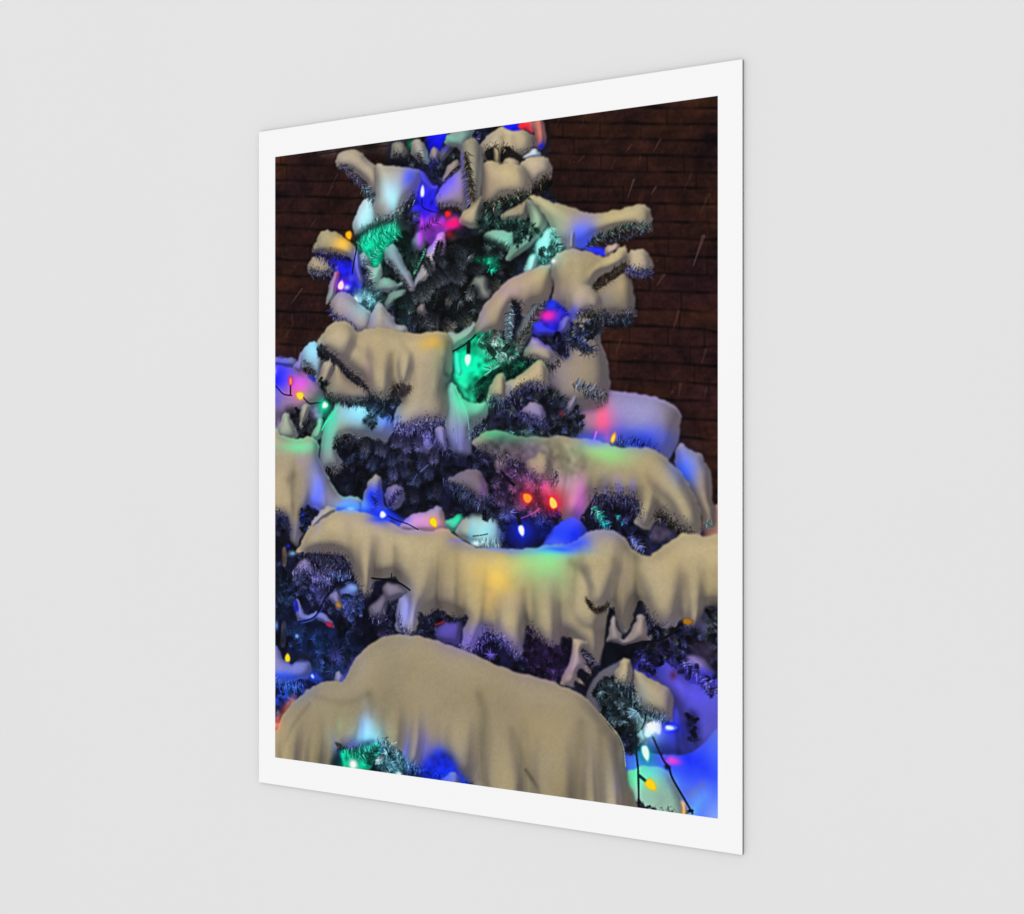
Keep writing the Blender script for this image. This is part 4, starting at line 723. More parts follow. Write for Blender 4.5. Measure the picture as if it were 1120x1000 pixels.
snow([(372, 648), (378, 640), (388, 637), (394, 642), (396, 652), (388, 656), (374, 654)], C(84, 98, 160), glows=[(384, 641, 9, 4, C(130, 180, 230), .8)], ragged=5, soft=2.4, sh=.1)
thicket([(370, 650), (396, 644), (400, 668), (384, 676), (370, 664)], [C(60, 76, 150), C(84, 96, 170), C(24, 34, 80)], 22, r=(8, 12), a=.8, dark=.8)
twig([(360, 630), (372, 632), (382, 632)], 80, 7, [C(110, 150, 200), C(60, 80, 150)], spread=80, off=3)
fringe([(326, 604), (345, 606), (362, 608), (380, 610), (384, 622)], 300, 11, PURP+DARK, [C(140, 126, 160), C(100, 90, 140)], up=.4, jit=4)
# wire garland
snow([(360, 654), (364, 648), (369, 648), (372, 656), (374, 664), (370, 668), (366, 662)], C(130, 112, 128), sh=.2)
snow([(324, 664), (323, 656), (327, 658), (330, 666), (335, 672), (343, 670), (347, 668), (344, 677), (330, 681), (325, 678)], C(140, 122, 150), sh=.2)
patch([(321, 658), (325, 657), (327, 668), (322, 668)], C(26, 30, 190), 1)
snow([(345, 674), (350, 670), (357, 674), (363, 680), (366, 687), (360, 685), (352, 680)], C(140, 120, 140), sh=.2, glows=[(362, 684, 6, 4, C(180, 30, 50), .9)])
polyline([(301, 665), (308, 670), (315, 675), (324, 679)], 3.2, WIRE)
polyline([(326, 680), (336, 678), (344, 674), (350, 665), (355, 655), (362, 646), (370, 640), (378, 635), (388, 633)], 3.4, C(14, 16, 30))
polyline([(328, 681), (337, 679), (346, 674), (352, 666)], 1.4, C(40, 50, 220), .7)
bulb(370.5, 662, 9, 7, 30, C(170, 120, 50), None, C(130, 90, 40))
bulb(360.5, 683.5, 11, 6, 25, C(170, 30, 60), None, C(120, 20, 60))
glow(302, 684, 3, 6, C(120, 160, 250), .8); glow(324.5, 695.5, 2.2, 2.2, C(190, 240, 255), 1); glow(320, 605, 5, 3, C(120, 190, 220), .8); glow(315, 597, 2, 2, BLUE, .9); glow(338, 576, 1.5, 1.5, YEL, .8)
# small pale shapes in the dark
snow([(404, 666), (407, 660), (413, 657), (418, 652), (428, 646), (434, 650), (428, 657), (422, 664), (421, 674), (414, 678), (406, 674)], C(108, 96, 116), ragged=4, soft=1.6, sh=.2)
fringe([(404, 672), (412, 678), (422, 674)], 60, 9, PURP, [C(120, 116, 170)], up=.5, jit=3); twig([(428, 664), (434, 660), (438, 658)], 60, 8, SLATE, spread=70, off=3)
snow([(418, 640), (430, 638), (444, 644), (447, 650), (438, 654), (424, 658), (420, 650)], C(120, 106, 120), ragged=3, soft=1.6)
snow([(434, 690), (433, 672), (438, 655), (446, 648), (454, 650), (456, 668), (452, 690), (444, 694)], C(140, 136, 165), ragged=4, drape=.5)
thicket([(456, 672), (474, 668), (486, 672), (512, 674), (506, 705), (488, 712), (458, 694)], PURP+NAVY, 40, r=(8, 11), base=C(18, 18, 40), a=.6)
snow([(476, 696), (482, 684), (492, 680), (504, 682), (504, 704), (490, 704)], C(74, 62, 150), ragged=3, soft=2.5, sh=.1)
polyline([(476, 683), (482, 681), (486, 679)], 3, C(120, 24, 34), .9)
# ---- the band itself
BAND = [(324, 604), (328, 595), (333, 585), (341, 574), (350, 566), (360, 560), (372, 557.5), (386, 558), (398, 560), (412, 564), (426, 570), (440, 577), (452, 580), (468, 581), (486, 578), (494, 582), (504, 590), (516, 596), (532, 599), (552, 600), (574, 600), (592, 597), (606, 595), (618, 595), (628, 592), (636, 586), (646, 581), (658, 579), (670, 580), (680, 585), (688, 594), (696, 603), (704, 607), (714, 606), (724, 598), (736, 590), (746, 584), (758, 583), (772, 585), (790, 590), (790, 664), (780, 662), (772, 664), (768, 678), (766, 696), (761, 703), (756, 694), (750, 682), (745, 680), (738, 688), (728, 689), (716, 682), (710, 674), (704, 662), (699, 660), (694, 668), (692, 680), (687, 691), (681, 692), (677, 684), (673, 672), (668, 664), (664, 680), (661, 700), (657, 722), (653, 728), (646, 722), (638, 712), (632, 704), (624, 700), (614, 696), (612, 706), (602, 710), (592, 700), (584, 690), (576, 684), (574, 694), (572, 714), (566, 716), (558, 708), (548, 702), (538, 694), (532, 692), (524, 702), (516, 713), (508, 712), (504, 706), (507, 690), (511, 674), (502, 677), (492, 674), (484, 670), (476, 668), (468, 674), (458, 671), (456, 684), (453, 692), (447, 690), (446, 672), (448, 650), (440, 640), (432, 632), (424, 632), (410, 636), (407, 646), (402, 650), (396, 646), (391, 638), (386, 628), (381, 616), (374, 608), (356, 606), (338, 606)]
snow(BAND, C(165, 146, 111), rim=LIT, drape=.4, ragged=3, 
     lobes=[([(399, 575), (400, 642)], 10), ([(424, 585), (424, 628)], 8), ([(452, 585), (449, 650), (440, 688)], 13), ([(466, 590), (463, 664)], 15), ([(492, 600), (490, 660)], 9), ([(521, 610), (518, 660), (512, 708)], 11), ([(552, 640), (560, 680), (567, 712)], 16), ([(597, 625), (600, 702)], 14), ([(658, 594), (652, 630), (650, 652)], 22), ([(676, 620), (683, 650), (682, 688)], 6), ([(690, 606), (690, 652)], 5), ([(628, 660), (640, 690), (648, 722)], 18), ([(722, 605), (722, 678)], 20), ([(757, 610), (761, 698)], 13), ([(783, 600), (780, 660)], 11)],
     folds=[([(380, 572), (384, 600), (382, 615)], 4, .14), ([(412, 590), (410, 620), (409, 636)], 3, .2), ([(432, 600), (434, 620), (432, 632)], 3, .22), ([(490, 596), (486, 625), (480, 650), (476, 668)], 7, .22), ([(500, 600), (500, 640), (502, 672)], 5, .16), ([(542, 652), (535, 680), (534, 690)], 4, .12), ([(573, 645), (574, 668), (574, 686)], 2.4, .34), ([(610, 660), (611, 680), (613, 694)], 3, .3), ([(624, 614), (634, 621), (642, 623)], 4, .5), ([(672, 612), (676, 630), (672, 655)], 2.6, .26), ([(684, 600), (687, 620), (686, 650)], 3, .15), ([(695, 610), (697, 635), (698, 660)], 4, .32), ([(746, 630), (742, 660), (740, 680)], 3, .16), ([(765, 640), (768, 655)], 3, .15), ([(350, 575), (362, 590), (360, 604)], 6, .06), ([(642, 655), (652, 668), (664, 660)], 2.5, .5), ([(530, 640), (552, 650), (560, 636)], 3, .08)],
     glows=[(520, 625, 22, 22, C(186, 160, 100), .5), (543, 630, 17, 17, C(214, 176, 80), .72), (560, 615, 20, 9, C(190, 180, 100), .6), (535, 655, 9, 14, C(200, 162, 90), .55), (592, 616, 22, 18, C(128, 186, 120), .85), (610, 640, 12, 16, C(150, 170, 116), .5), (594, 602, 26, 6, C(84, 214, 180), .85), (610, 600, 24, 3.4, C(50, 110, 250), .9), (628, 594, 12, 6, C(40, 70, 250), .8), (545, 600, 30, 3.4, C(96, 116, 210), .75), (505, 591, 10, 3, C(130, 120, 220), .7), (455, 582, 20, 3.4, C(140, 126, 190), .6), (420, 570, 14, 3.4, C(60, 80, 240), .6), (562, 655, 12, 10, C(168, 148, 124), .5), (580, 640, 10, 26, C(160, 152, 104), .5), (386, 575, 14, 10, C(158, 138, 132), .4), (412, 600, 14, 16, C(156, 136, 122), .35), (508, 696, 8, 14, C(140, 130, 190), .6), (530, 690, 12, 9, C(120, 110, 210), .7), (548, 692, 10, 8, C(150, 136, 180), .5), (488, 650, 9, 22, C(126, 110, 106), .7), (395, 640, 8, 9, C(150, 138, 128), .3), (430, 575, 16, 5, C(150, 134, 180), .6), (620, 590, 16, 4, C(110, 120, 200), .5), (680, 630, 7, 26, C(136, 122, 106), .6), (745, 678, 12, 8, C(150, 140, 170), .5), (614, 690, 6, 10, C(156, 130, 150), .4), (366, 602, 20, 5, C(130, 112, 112), .5), (628, 640, 8, 24, C(160, 150, 108), .4), (735, 630, 14, 24, C(172, 150, 106), .4)])
for q, gl in [      # tongues that hang in front of the band
    ([(392, 588), (401, 578), (410, 590), (409, 625), (403, 651), (396, 646), (391, 615)], ()),
    ([(432, 604), (450, 590), (470, 598), (478, 626), (470, 656), (457, 673), (454, 690), (446, 688), (446, 660), (438, 636)], ()),
    ([(544, 650), (554, 638), (566, 640), (575, 655), (574, 686), (572, 715), (562, 714), (552, 704), (544, 692)], ((548, 640, 10, 10, C(196, 164, 92), .6), (550, 700, 8, 12, C(150, 140, 190), .6))),
    ([(583, 632), (598, 622), (610, 636), (611, 668), (612, 702), (602, 710), (590, 698), (582, 680)], ((592, 628, 14, 14, C(136, 184, 122), .8), (586, 660, 6, 20, C(156, 154, 110), .5))),
    ([(632, 612), (638, 594), (652, 583), (668, 583), (677, 598), (679, 622), (672, 646), (664, 662), (652, 665), (643, 657), (642, 640), (636, 626)], ((640, 600, 6, 8, C(120, 150, 120), .4),)),
    ([(700, 626), (712, 606), (734, 600), (748, 618), (748, 656), (739, 686), (726, 688), (713, 678), (704, 655)], ((728, 682, 10, 6, C(140, 132, 165), .6),)),
    ([(750, 622), (763, 612), (772, 640), (768, 680), (761, 703), (755, 692), (751, 665)], ())]:
    snow(q, C(166, 147, 113), sh=0, soft=4, ragged=3, drape=.3, fade=.75, glows=gl)
fringe([(642, 656), (650, 666), (660, 666), (666, 660)], 46, 6, BROWNN, up=.4, jit=1.5)
snow([(341, 572), (344, 566), (350, 560), (357, 553.5), (363, 554), (368, 557), (364, 562), (354, 567), (346, 573), (342, 577)], C(166, 148, 118), sh=0, rim=LIT)
fringe([(340, 606), (356, 607), (374, 609), (382, 620)], 90, 7, BROWNN+PURP, up=.5)
fringe([(456, 672), (468, 676), (478, 670), (492, 676), (510, 676)], 110, 7, BROWNN+PURP, up=.3)
fringe([(504, 708), (516, 714), (526, 702), (536, 694), (550, 704), (564, 716), (574, 716)], 330, 9, PURP, [C(130, 120, 200), C(160, 150, 190)], up=.5, jit=4)
fringe([(576, 688), (586, 694), (600, 708), (614, 708)], 160, 8, [C(50, 36, 66), C(30, 22, 40)], [C(140, 116, 130)], up=.5, jit=3)
fringe([(378, 612), (386, 630), (396, 646), (404, 648), (408, 634)], 60, 7, PURP, [C(150, 136, 150)], up=.5, jit=3)
fringe([(436, 672), (440, 690), (452, 692)], 60, 8, PURP, [C(150, 146, 190)], up=.5, jit=3)
fringe([(632, 706), (646, 722), (656, 726)], 60, 7, PURP, [C(150, 136, 120)], up=.5, jit=2)
fringe([(752, 690), (762, 702), (768, 690)], 50, 8, PURP, [C(150, 140, 160)], up=.5, jit=3)
fringe([(704, 668), (714, 682), (728, 690), (740, 690), (750, 684)], 190, 8, PURP+DARK, [C(130, 120, 160)], up=.5, jit=4)
thicket([(576, 695), (600, 712), (620, 705), (618, 730), (606, 752), (590, 748), (578, 735), (575, 715)], [C(46, 34, 70), C(72, 50, 110), C(24, 18, 40)], 46, r=(8, 12), base=C(18, 14, 32), a=.55)
tuft(536, 716, 12, 60, [C(110, 96, 200)], a=.7)
glow(474, 571, 11, 9, C(240, 160, 90), .55); bulb(474.5, 572, 13, 9.5, 55, C(255, 225, 20), None, C(250, 170, 10))
glow(419, 563, 14, 6, C(10, 40, 250), .95); bulb(419, 563, 8, 8, 10, WHITE, C(40, 80, 255), None, 8, .9)
polyline([(424, 564), (434, 569), (446, 573), (457, 579)], 2.6, C(10, 14, 80))
glow(385, 555, 9, 4, C(140, 200, 255), .9); glow(383, 556, 5, 2.4, WHITE, .9)
# crease with dark needles in the tail
patch([(640, 652), (646, 660), (652, 666), (660, 663), (664, 662), (660, 668), (652, 671), (644, 664)], C(52, 38, 32), 1.2, .9)
twig([(642, 656), (650, 666), (660, 666)], 50, 5, BROWNN, spread=70, off=1)
patch([(672, 672), (676, 676), (684, 690), (681, 694), (676, 690)], C(70, 64, 72), 1.6, .8)
polyline([(406, 632), (416, 633), (428, 634), (438, 638), (448, 645)], 3.6, C(12, 12, 16))
polyline([(428, 634), (428, 627)], 2.6, C(20, 18, 20))
# right: snow below the band and the cable
thicket([(700, 668), (712, 686), (745, 690), (785, 668), (785, 720), (745, 735), (700, 705)], PURP+SLATE, 60, r=(8, 12), base=C(34, 32, 52), a=.6)
snow([(664, 702), (666, 688), (670, 674), (676, 690), (682, 698), (690, 690), (694, 680), (698, 672), (704, 674), (707, 682), (708, 694), (712, 700), (700, 703), (688, 706), (676, 704)], C(132, 118, 118), rim=C(170, 150, 130), glows=[(702, 684, 5, 9, C(164, 142, 130), .6)])
patch([(664, 702), (680, 706), (692, 704), (706, 702), (698, 722), (684, 722), (668, 726), (656, 730)], C(10, 12, 20), 2, .9)
polyline([(686, 706), (704, 702), (720, 700), (732, 694), (742, 684), (749, 679)], 4.5, C(14, 14, 22), .95)
bulb(753, 679.5, 12, 7.5, 0, C(165, 110, 30), None, C(120, 76, 20))
snow([(758, 738), (752, 722), (756, 716), (768, 718), (778, 728), (781, 740), (770, 744)], C(136, 112, 110), sh=.2, soft=2, ragged=4)
thicket([(768, 672), (785, 662), (785, 700), (770, 704)], SLATE, 12, r=(8, 10), base=C(40, 40, 54))
patch([(752, 706), (765, 704), (785, 707), (785, 720), (765, 720)], C(64, 52, 58), 4, .7)
# ---- lower right
patch([(690, 735), (720, 722), (745, 730), (785, 742), (785, 830), (735, 822), (700, 820)], C(54, 52, 190), 4, .95, tex=.05)
snow([(716, 745), (728, 724), (742, 728), (752, 745), (770, 752), (790, 760), (790, 830), (760, 826), (744, 800), (738, 770)], C(60, 58, 190), drape=.7, sh=.3, glows=[(750, 750, 12, 20, C(110, 96, 196), .5), (775, 770, 10, 20, C(72, 70, 200), .5), (735, 740, 9, 16, C(80, 70, 170), .5)], folds=[([(752, 745), (748, 770), (742, 790)], 3, .2)])
thicket([(690, 712), (710, 706), (740, 712), (755, 728), (785, 738), (785, 770), (765, 744), (745, 738), (728, 722), (710, 744), (700, 735)], [C(50, 46, 120), C(70, 66, 170), C(24, 22, 50)], 50, r=(7, 10), a=.6)
twig([(745, 722), (762, 738), (785, 760)], 110, 9, [C(90, 86, 190), C(40, 38, 90), C(150, 150, 220)], spread=60, off=4)
glow(736, 738, 4, 5, C(90, 30, 50), .8)
thicket([(750, 786), (757, 776), (763, 784), (764, 806), (758, 822), (753, 812)], [C(26, 30, 60), C(50, 52, 110)], 10, r=(7, 10), base=C(32, 34, 92), a=.5)
snow([(700, 826), (708, 800), (722, 786), (732, 790), (738, 772), (744, 782), (750, 794), (753, 812), (758, 828)], C(46, 52, 190), sh=.1, soft=2.4, drape=.6, folds=[([(740, 796), (742, 822)], 2, .5)], glows=[(722, 815, 14, 8, C(30, 36, 130), .7), (746, 790, 5, 10, C(70, 64, 210), .6)])
snow([(668, 826), (700, 822), (730, 826), (754, 824), (770, 812), (790, 800), (790, 905), (690, 900), (680, 860)], C(54, 82, 240), sh=.2, drape=.3,
     glows=[(762, 840, 16, 14, C(28, 44, 250), .9), (710, 830, 20, 6, C(60, 80, 200), .8), (765, 868, 14, 10, C(100, 116, 150), .8), (780, 886, 18, 14, C(90, 150, 240), .9), (735, 855, 12, 8, C(100, 170, 200), .6), (770, 858, 5, 4, C(110, 110, 130), .5)])
snow([(684, 850), (692, 842), (710, 838), (728, 842), (738, 856), (744, 870), (752, 890), (745, 898), (690, 892)], C(132, 176, 150), sh=.1, drape=.2, glows=[(693, 850, 8, 12, C(90, 220, 150), .7), (720, 844, 14, 5, C(110, 180, 220), .7), (712, 876, 12, 8, C(150, 150, 160), .5)])
thicket([(698, 872), (706, 878), (720, 886), (716, 896), (698, 892)], [C(60, 50, 80), C(120, 100, 140)], 12, r=(6, 9), a=.6)
fringe([(700, 886), (715, 888), (730, 888), (740, 891)], 60, 7, DARK, up=.6)
# cone with needles
snow([(640, 768), (644, 752), (650, 740), (660, 732), (672, 726), (682, 722), (692, 730), (696, 760), (680, 775), (656, 790), (646, 786)], C(92, 88, 100), glows=[(650, 770, 8, 14, C(110, 104, 120), .5), (660, 735, 9, 6, C(90, 84, 84), .5)], ragged=3)
thicket([(652, 752), (664, 742), (684, 744), (700, 765), (712, 786), (704, 800), (690, 815), (676, 806), (664, 786), (655, 770)], [C(30, 44, 54), C(60, 84, 96), C(14, 18, 24), C(100, 124, 136)], 70, r=(8, 13), base=C(18, 24, 34), a=.7)
thicket([(680, 800), (700, 805), (697, 822), (684, 822), (676, 812)], PURP, 14, r=(7, 9), base=C(26, 26, 56), a=.6)
snow([(694, 762), (693, 745), (694, 732), (700, 736), (710, 742), (722, 748), (731, 753), (736, 762), (737, 776), (736, 788), (728, 788), (720, 782), (710, 778), (700, 772)], C(164, 144, 112), glows=[(700, 755, 6, 18, C(140, 136, 124), .6), (735, 784, 5, 6, C(130, 120, 140), .5)])
snow([(672, 744), (674, 734), (680, 722), (686, 720), (691, 730), (692, 744), (688, 752), (680, 750), (675, 748)], C(166, 146, 112), rim=LIT, ragged=3)
fringe([(672, 746), (680, 752), (690, 752), (698, 770), (712, 782), (726, 788)], 150, 9, [C(40, 56, 70), C(24, 30, 40)], [C(130, 150, 160)], up=.5, jit=4)
tuft(697, 778, 18, 80, [C(150, 180, 190), C(70, 100, 120)], a=.7, a0=60, a1=200)
twig([(704, 786), (714, 785), (728, 789)], 120, 10, [C(70, 110, 110), C(140, 180, 180), C(24, 36, 40)], spread=75, off=3)
glow(701, 793, 6, 10, C(150, 200, 200), .45)
patch([(705, 806), (707, 794), (709, 791), (713, 789), (717, 787), (722, 789), (723, 796), (721, 803), (716, 800), (712, 804)], C(250, 255, 250), 1.2)
fringe([(706, 788), (716, 786), (724, 788)], 30, 6, TEALN, up=.1)
patch([(724, 796), (730, 791), (738, 791), (743, 796), (736, 801), (728, 800)], C(20, 30, 230), 2.4, .9)
patch([(727, 797), (730, 794.5), (735, 793), (741, 796), (735, 798.5), (729, 799)], C(200, 225, 255), .7)
# left zig-zag tail of the band
patch([(636, 712), (646, 716), (652, 726), (654, 734), (648, 744), (640, 756), (630, 752), (632, 730)], C(14, 14, 22), 2, .95)
twig([(636, 712), (643, 720), (650, 729)], 90, 7, [C(120, 116, 130), C(30, 30, 40), C(60, 58, 76)], spread=60, off=2.5)
snow([(627, 698), (642, 702), (636, 713), (640, 722), (645, 729), (647, 739), (641, 735), (634, 730), (631, 734), (630, 740), (635, 742), (641, 751), (635, 749), (629, 744), (626, 752), (620, 750), (613, 748), (615, 739), (620, 729), (623, 717)], C(164, 144, 112), sharp=True, sh=.2, soft=.8, glows=[(616, 742, 4, 8, C(140, 112, 120), .6), (626, 738, 4, 5, C(126, 104, 90), .6)])
fringe([(640, 724), (646, 734), (638, 748)], 26, 5, DARK, up=.4, deg=20, jit=1)

# ============================ lower left edge ============================
thicket([(299, 735), (345, 735), (352, 752), (330, 765), (299, 790)], BLUEN, 40, r=(8, 12), base=C(24, 40, 120), a=.6)
snow([(299, 706), (305, 712), (311, 722), (320, 726), (328, 722), (337, 723), (341, 732), (341, 738), (334, 744), (322, 746), (310, 748), (299, 742)], C(126, 114, 158), glows=[(322, 742, 14, 6, C(60, 80, 235), .8), (304, 744, 8, 6, C(80, 110, 230), .7)], ragged=4, rim=C(50, 60, 240))
twig([(301, 745), (315, 752), (330, 748)], 150, 10, [C(60, 100, 220), C(120, 160, 240), C(24, 40, 110)], spread=80, off=5)
patch([(318, 722), (335, 712), (340, 722), (330, 724)], C(30, 26, 40), 2, .7)
bulb(314.5, 719, 11, 8, -90, C(255, 225, 20), None, C(230, 180, 10))
bulb(342, 740, 6, 4, 45, C(190, 220, 255), C(30, 50, 240), None, 6, .9)
glow(316, 757, 6, 4, C(10, 70, 80), .6)
snow([(366, 748), (367, 738), (370, 734), (374, 738), (376, 746), (372, 750)], C(130, 124, 150), ragged=3, soft=1.5, sh=.1)
patch([(370, 746), (378, 736), (388, 720), (390, 726), (384, 740), (376, 750)], C(60, 60, 200), 1.8, .7)
patch([(299, 812), (299, 794), (306, 778), (314, 768), (322, 760), (322, 772), (310, 790), (304, 808)], C(204, 104, 84), 4, .9)

# ============================ the great foreground cushion ============================
MOUND = [(297, 838), (300, 806), (304, 792), (312, 778), (321, 768), (330, 760), (340, 752), (350, 747), (362, 745), (374, 745.5), (379, 738), (386, 725), (394, 714), (404, 705), (416, 698), (430, 694.5), (446, 694), (460, 696), (476, 700), (496, 707), (516, 715), (540, 726), (566, 735), (592, 742), (614, 749), (630, 756), (644, 766), (656, 780), (668, 794), (677, 806), (682, 820), (684, 838), (688, 856), (694, 872), (699, 890), (700, 905), (600, 900), (518, 880), (515, 858), (500, 852), (484, 846), (472, 850), (462, 846), (450, 840), (440, 846), (424, 836), (410, 826), (396, 822), (388, 826), (378, 826), (371, 822), (372, 830), (372, 850), (340, 850)]
snow(MOUND, C(150, 133, 101), lit=C(160, 143, 109), shade=C(106, 93, 80), rim=C(164, 147, 128), rimw=.3, drape=.28, sh=.5, lobe=.75,
     lobes=[([(322, 775), (314, 835)], 13), ([(343, 770), (335, 838)], 11), ([(364, 768), (358, 838)], 10), ([(386, 765), (378, 806)], 12), ([(425, 760), (430, 826)], 17), ([(449, 765), (449, 836)], 12), ([(500, 770), (506, 845)], 24), ([(550, 775), (549, 865)], 20), ([(605, 775), (612, 870)], 30), ([(645, 790), (646, 880)], 11), ([(664, 800), (674, 885)], 11)],
     folds=[([(338, 770), (322, 790), (312, 812), (308, 828)], 2, .2), ([(404, 760), (405, 780), (398, 800)], 4, .2), ([(524, 760), (530, 785), (527, 815), (524, 850)], 4, .26), ([(575, 842), (586, 858), (590, 866)], 1.6, .7), ([(560, 800), (572, 828), (580, 850)], 3, .16), ([(634, 790), (632, 840), (632, 875)], 4, .2), ([(656, 800), (658, 855), (662, 880)], 3, .2), ([(345, 762), (380, 768), (402, 758)], 3, .14)],
     glows=[(401, 796, 6, 20, C(158, 196, 236), .9), (408, 812, 18, 9, C(140, 200, 225), .95), (388, 812, 11, 7, C(100, 110, 235), .75), (396, 800, 3, 12, C(110, 110, 230), .6), (412, 800, 10, 10, C(130, 180, 180), .7), (372, 788, 5, 12, C(140, 160, 118), .5), (423, 815, 9, 12, C(120, 170, 140), .5), (362, 820, 9, 20, C(136, 150, 134), .6), (366, 822, 4, 14, C(110, 140, 220), .5), (464, 820, 16, 20, C(126, 112, 140), .75), (474, 832, 20, 16, C(96, 96, 190), .7), (486, 842, 15, 14, C(16, 56, 250), 1.0), (460, 850, 22, 7, C(20, 50, 245), .9), (445, 838, 5, 24, C(70, 90, 240), .8), (462, 826, 6, 26, C(110, 110, 210), .6), (350, 832, 6, 8, C(96, 120, 200), .6), (324, 815, 5, 16, C(132, 112, 110), .5), (646, 850, 8, 36, C(118, 108, 116), .6), (668, 850, 7, 30, C(128, 124, 126), .6), (676, 870, 5, 20, C(120, 110, 150), .5), (394, 712, 5, 16, C(170, 144, 150), .4), (678, 820, 3, 18, C(170, 180, 150), .4), (590, 800, 30, 30, C(158, 138, 98), .5), (668, 790, 8, 12, C(136, 124, 106), .5)])
polyline([(656, 780), (668, 794), (677, 806), (682, 820), (684, 838)], 1.6, C(190, 190, 150), .5)
for q in [[(306, 838), (306, 812), (316, 790), (326, 784), (330, 800), (326, 838)], [(334, 842), (336, 812), (344, 788), (352, 786), (356, 806), (354, 842)], [(415, 800), (420, 770), (432, 760), (442, 775), (442, 812), (436, 826), (424, 822)],
          [(446, 836), (447, 800), (452, 772), (460, 770), (464, 800), (460, 830)], [(486, 820), (488, 790), (500, 768), (514, 770), (522, 795), (520, 840), (512, 852), (496, 842)], [(532, 870), (534, 800), (545, 776), (560, 780), (566, 810), (572, 872)],
          [(586, 880), (584, 810), (600, 780), (622, 782), (630, 810), (628, 884)], [(638, 886), (637, 830), (644, 805), (651, 815), (654, 888)], [(660, 890), (658, 840), (664, 815), (672, 825), (682, 892)]]:
    snow(q, C(153, 136, 104), sh=0, soft=7, drape=.3, fade=.95)
glow(486, 846, 14, 9, C(16, 56, 250), .8); glow(470, 838, 22, 12, C(70, 80, 215), .35); glow(401, 798, 4, 16, C(170, 205, 240), .6); glow(408, 811, 14, 6, C(150, 210, 230), .6)
# pocket under it
thicket([(372, 818), (384, 822), (402, 808), (416, 814), (432, 824), (444, 836), (450, 842), (480, 846), (518, 858), (518, 880), (372, 850)], BLUEN+TEALN, 60, r=(7, 11), base=C(12, 40, 70), a=.7)
patch([(372, 819), (384, 822), (400, 816), (412, 812), (416, 822), (408, 838), (396, 850), (380, 850)], C(6, 150, 110), 2.2, .9, tex=.3)
twig([(380, 824), (396, 824), (412, 818)], 200, 10, [C(0, 200, 140), C(0, 110, 80), C(4, 40, 36), C(60, 240, 190)], spread=75, off=4)
twig([(400, 836), (406, 826), (412, 816)], 130, 9, [C(4, 40, 36), C(4, 70, 60)], spread=60, off=3)
patch([(366, 812), (371, 813), (376, 818), (372, 820)], C(30, 28, 26), 1, .8); fringe([(369, 815), (376, 819), (392, 820)], 50, 6, TEALN, up=.3)
thicket([(410, 828), (420, 818), (436, 824), (442, 838), (436, 848), (414, 846)], [C(80, 140, 160), C(150, 205, 215), C(20, 60, 80)], 22, r=(8, 12), a=.85, dark=.8)
fringe([(412, 812), (424, 814), (434, 826), (444, 838)], 160, 9, [C(20, 60, 70), C(50, 110, 120)], [C(150, 205, 215), C(120, 160, 240)], up=.5, jit=4)
fringe([(444, 838), (456, 842), (470, 846)], 120, 10, BLUEN, [C(120, 180, 250)], up=.5, jit=4)
patch([(462, 850), (464, 832), (480, 822), (494, 828), (502, 846), (514, 860), (500, 862)], C(20, 40, 240), 6, .85)
fringe([(462, 848), (480, 850), (500, 858), (514, 862)], 160, 7, [C(10, 16, 120), C(10, 10, 60), C(20, 40, 240)], up=.5, jit=4)
snow([(482, 856), (488, 848), (494, 844.5), (500, 848), (504, 860), (494, 862)], C(140, 130, 150), sh=.1, glows=[(486, 850, 5, 5, C(90, 150, 220), .8)])
glow(384, 838, 16, 10, C(0, 220, 150), .55); glow(386, 836, 6, 6, C(255, 255, 255), 1.0); glow(386, 836, 3.4, 4.4, C(255, 255, 255), 1)
glow(436, 846, 4, 2.5, WHITE, .9)
# ---- lamps and wires lower right (in front)
polyline([(706, 781), (705, 788), (702, 796), (698, 800)], 3.2, C(10, 16, 22)); polyline([(695, 800), (695.5, 820), (697.5, 840), (698, 860), (698.5, 884)], 4, C(8, 18, 20))
polyline([(714, 806), (720, 820), (726, 832), (731, 838), (734, 848), (738, 856), (745, 868), (752, 880), (757, 889)], 4, C(14, 20, 34))
twig([(712, 802), (722, 820), (730, 836)], 30, 4, NAVY, spread=70); patch([(727, 836), (733, 837), (733, 841), (728, 841)], C(16, 18, 30), .8)
polyline([(748, 888), (757, 886)], 5, C(12, 12, 16))
glow(736, 832, 8, 4, C(230, 60, 220), .95); glow(734, 831, 3, 3, C(255, 130, 130), .95); glow(726, 829, 5, 3, C(120, 60, 240), .6)
polyline([(714, 806), (720, 820), (726, 832), (731, 838)], 3.2, C(14, 20, 34))
snow([(697, 804), (701, 798), (706, 804), (708, 812), (702, 812)], C(110, 122, 124), sh=.1)
bulb(706.5, 824.5, 18, 8.5, 76, C(225, 250, 245), C(0, 170, 120), C(90, 230, 210), 9, .7)
polyline([(699, 848), (705, 853), (708, 856)], 6, C(14, 30, 30))
bulb(712.5, 859, 14, 11, 40, C(255, 215, 20), C(220, 190, 60), C(245, 180, 10), 8, .45)
snow([(745, 890), (744, 876), (749, 880), (752, 890)], C(190, 150, 110), sh=0, glows=[(748, 889, 3, 4, C(250, 170, 40), .8)])

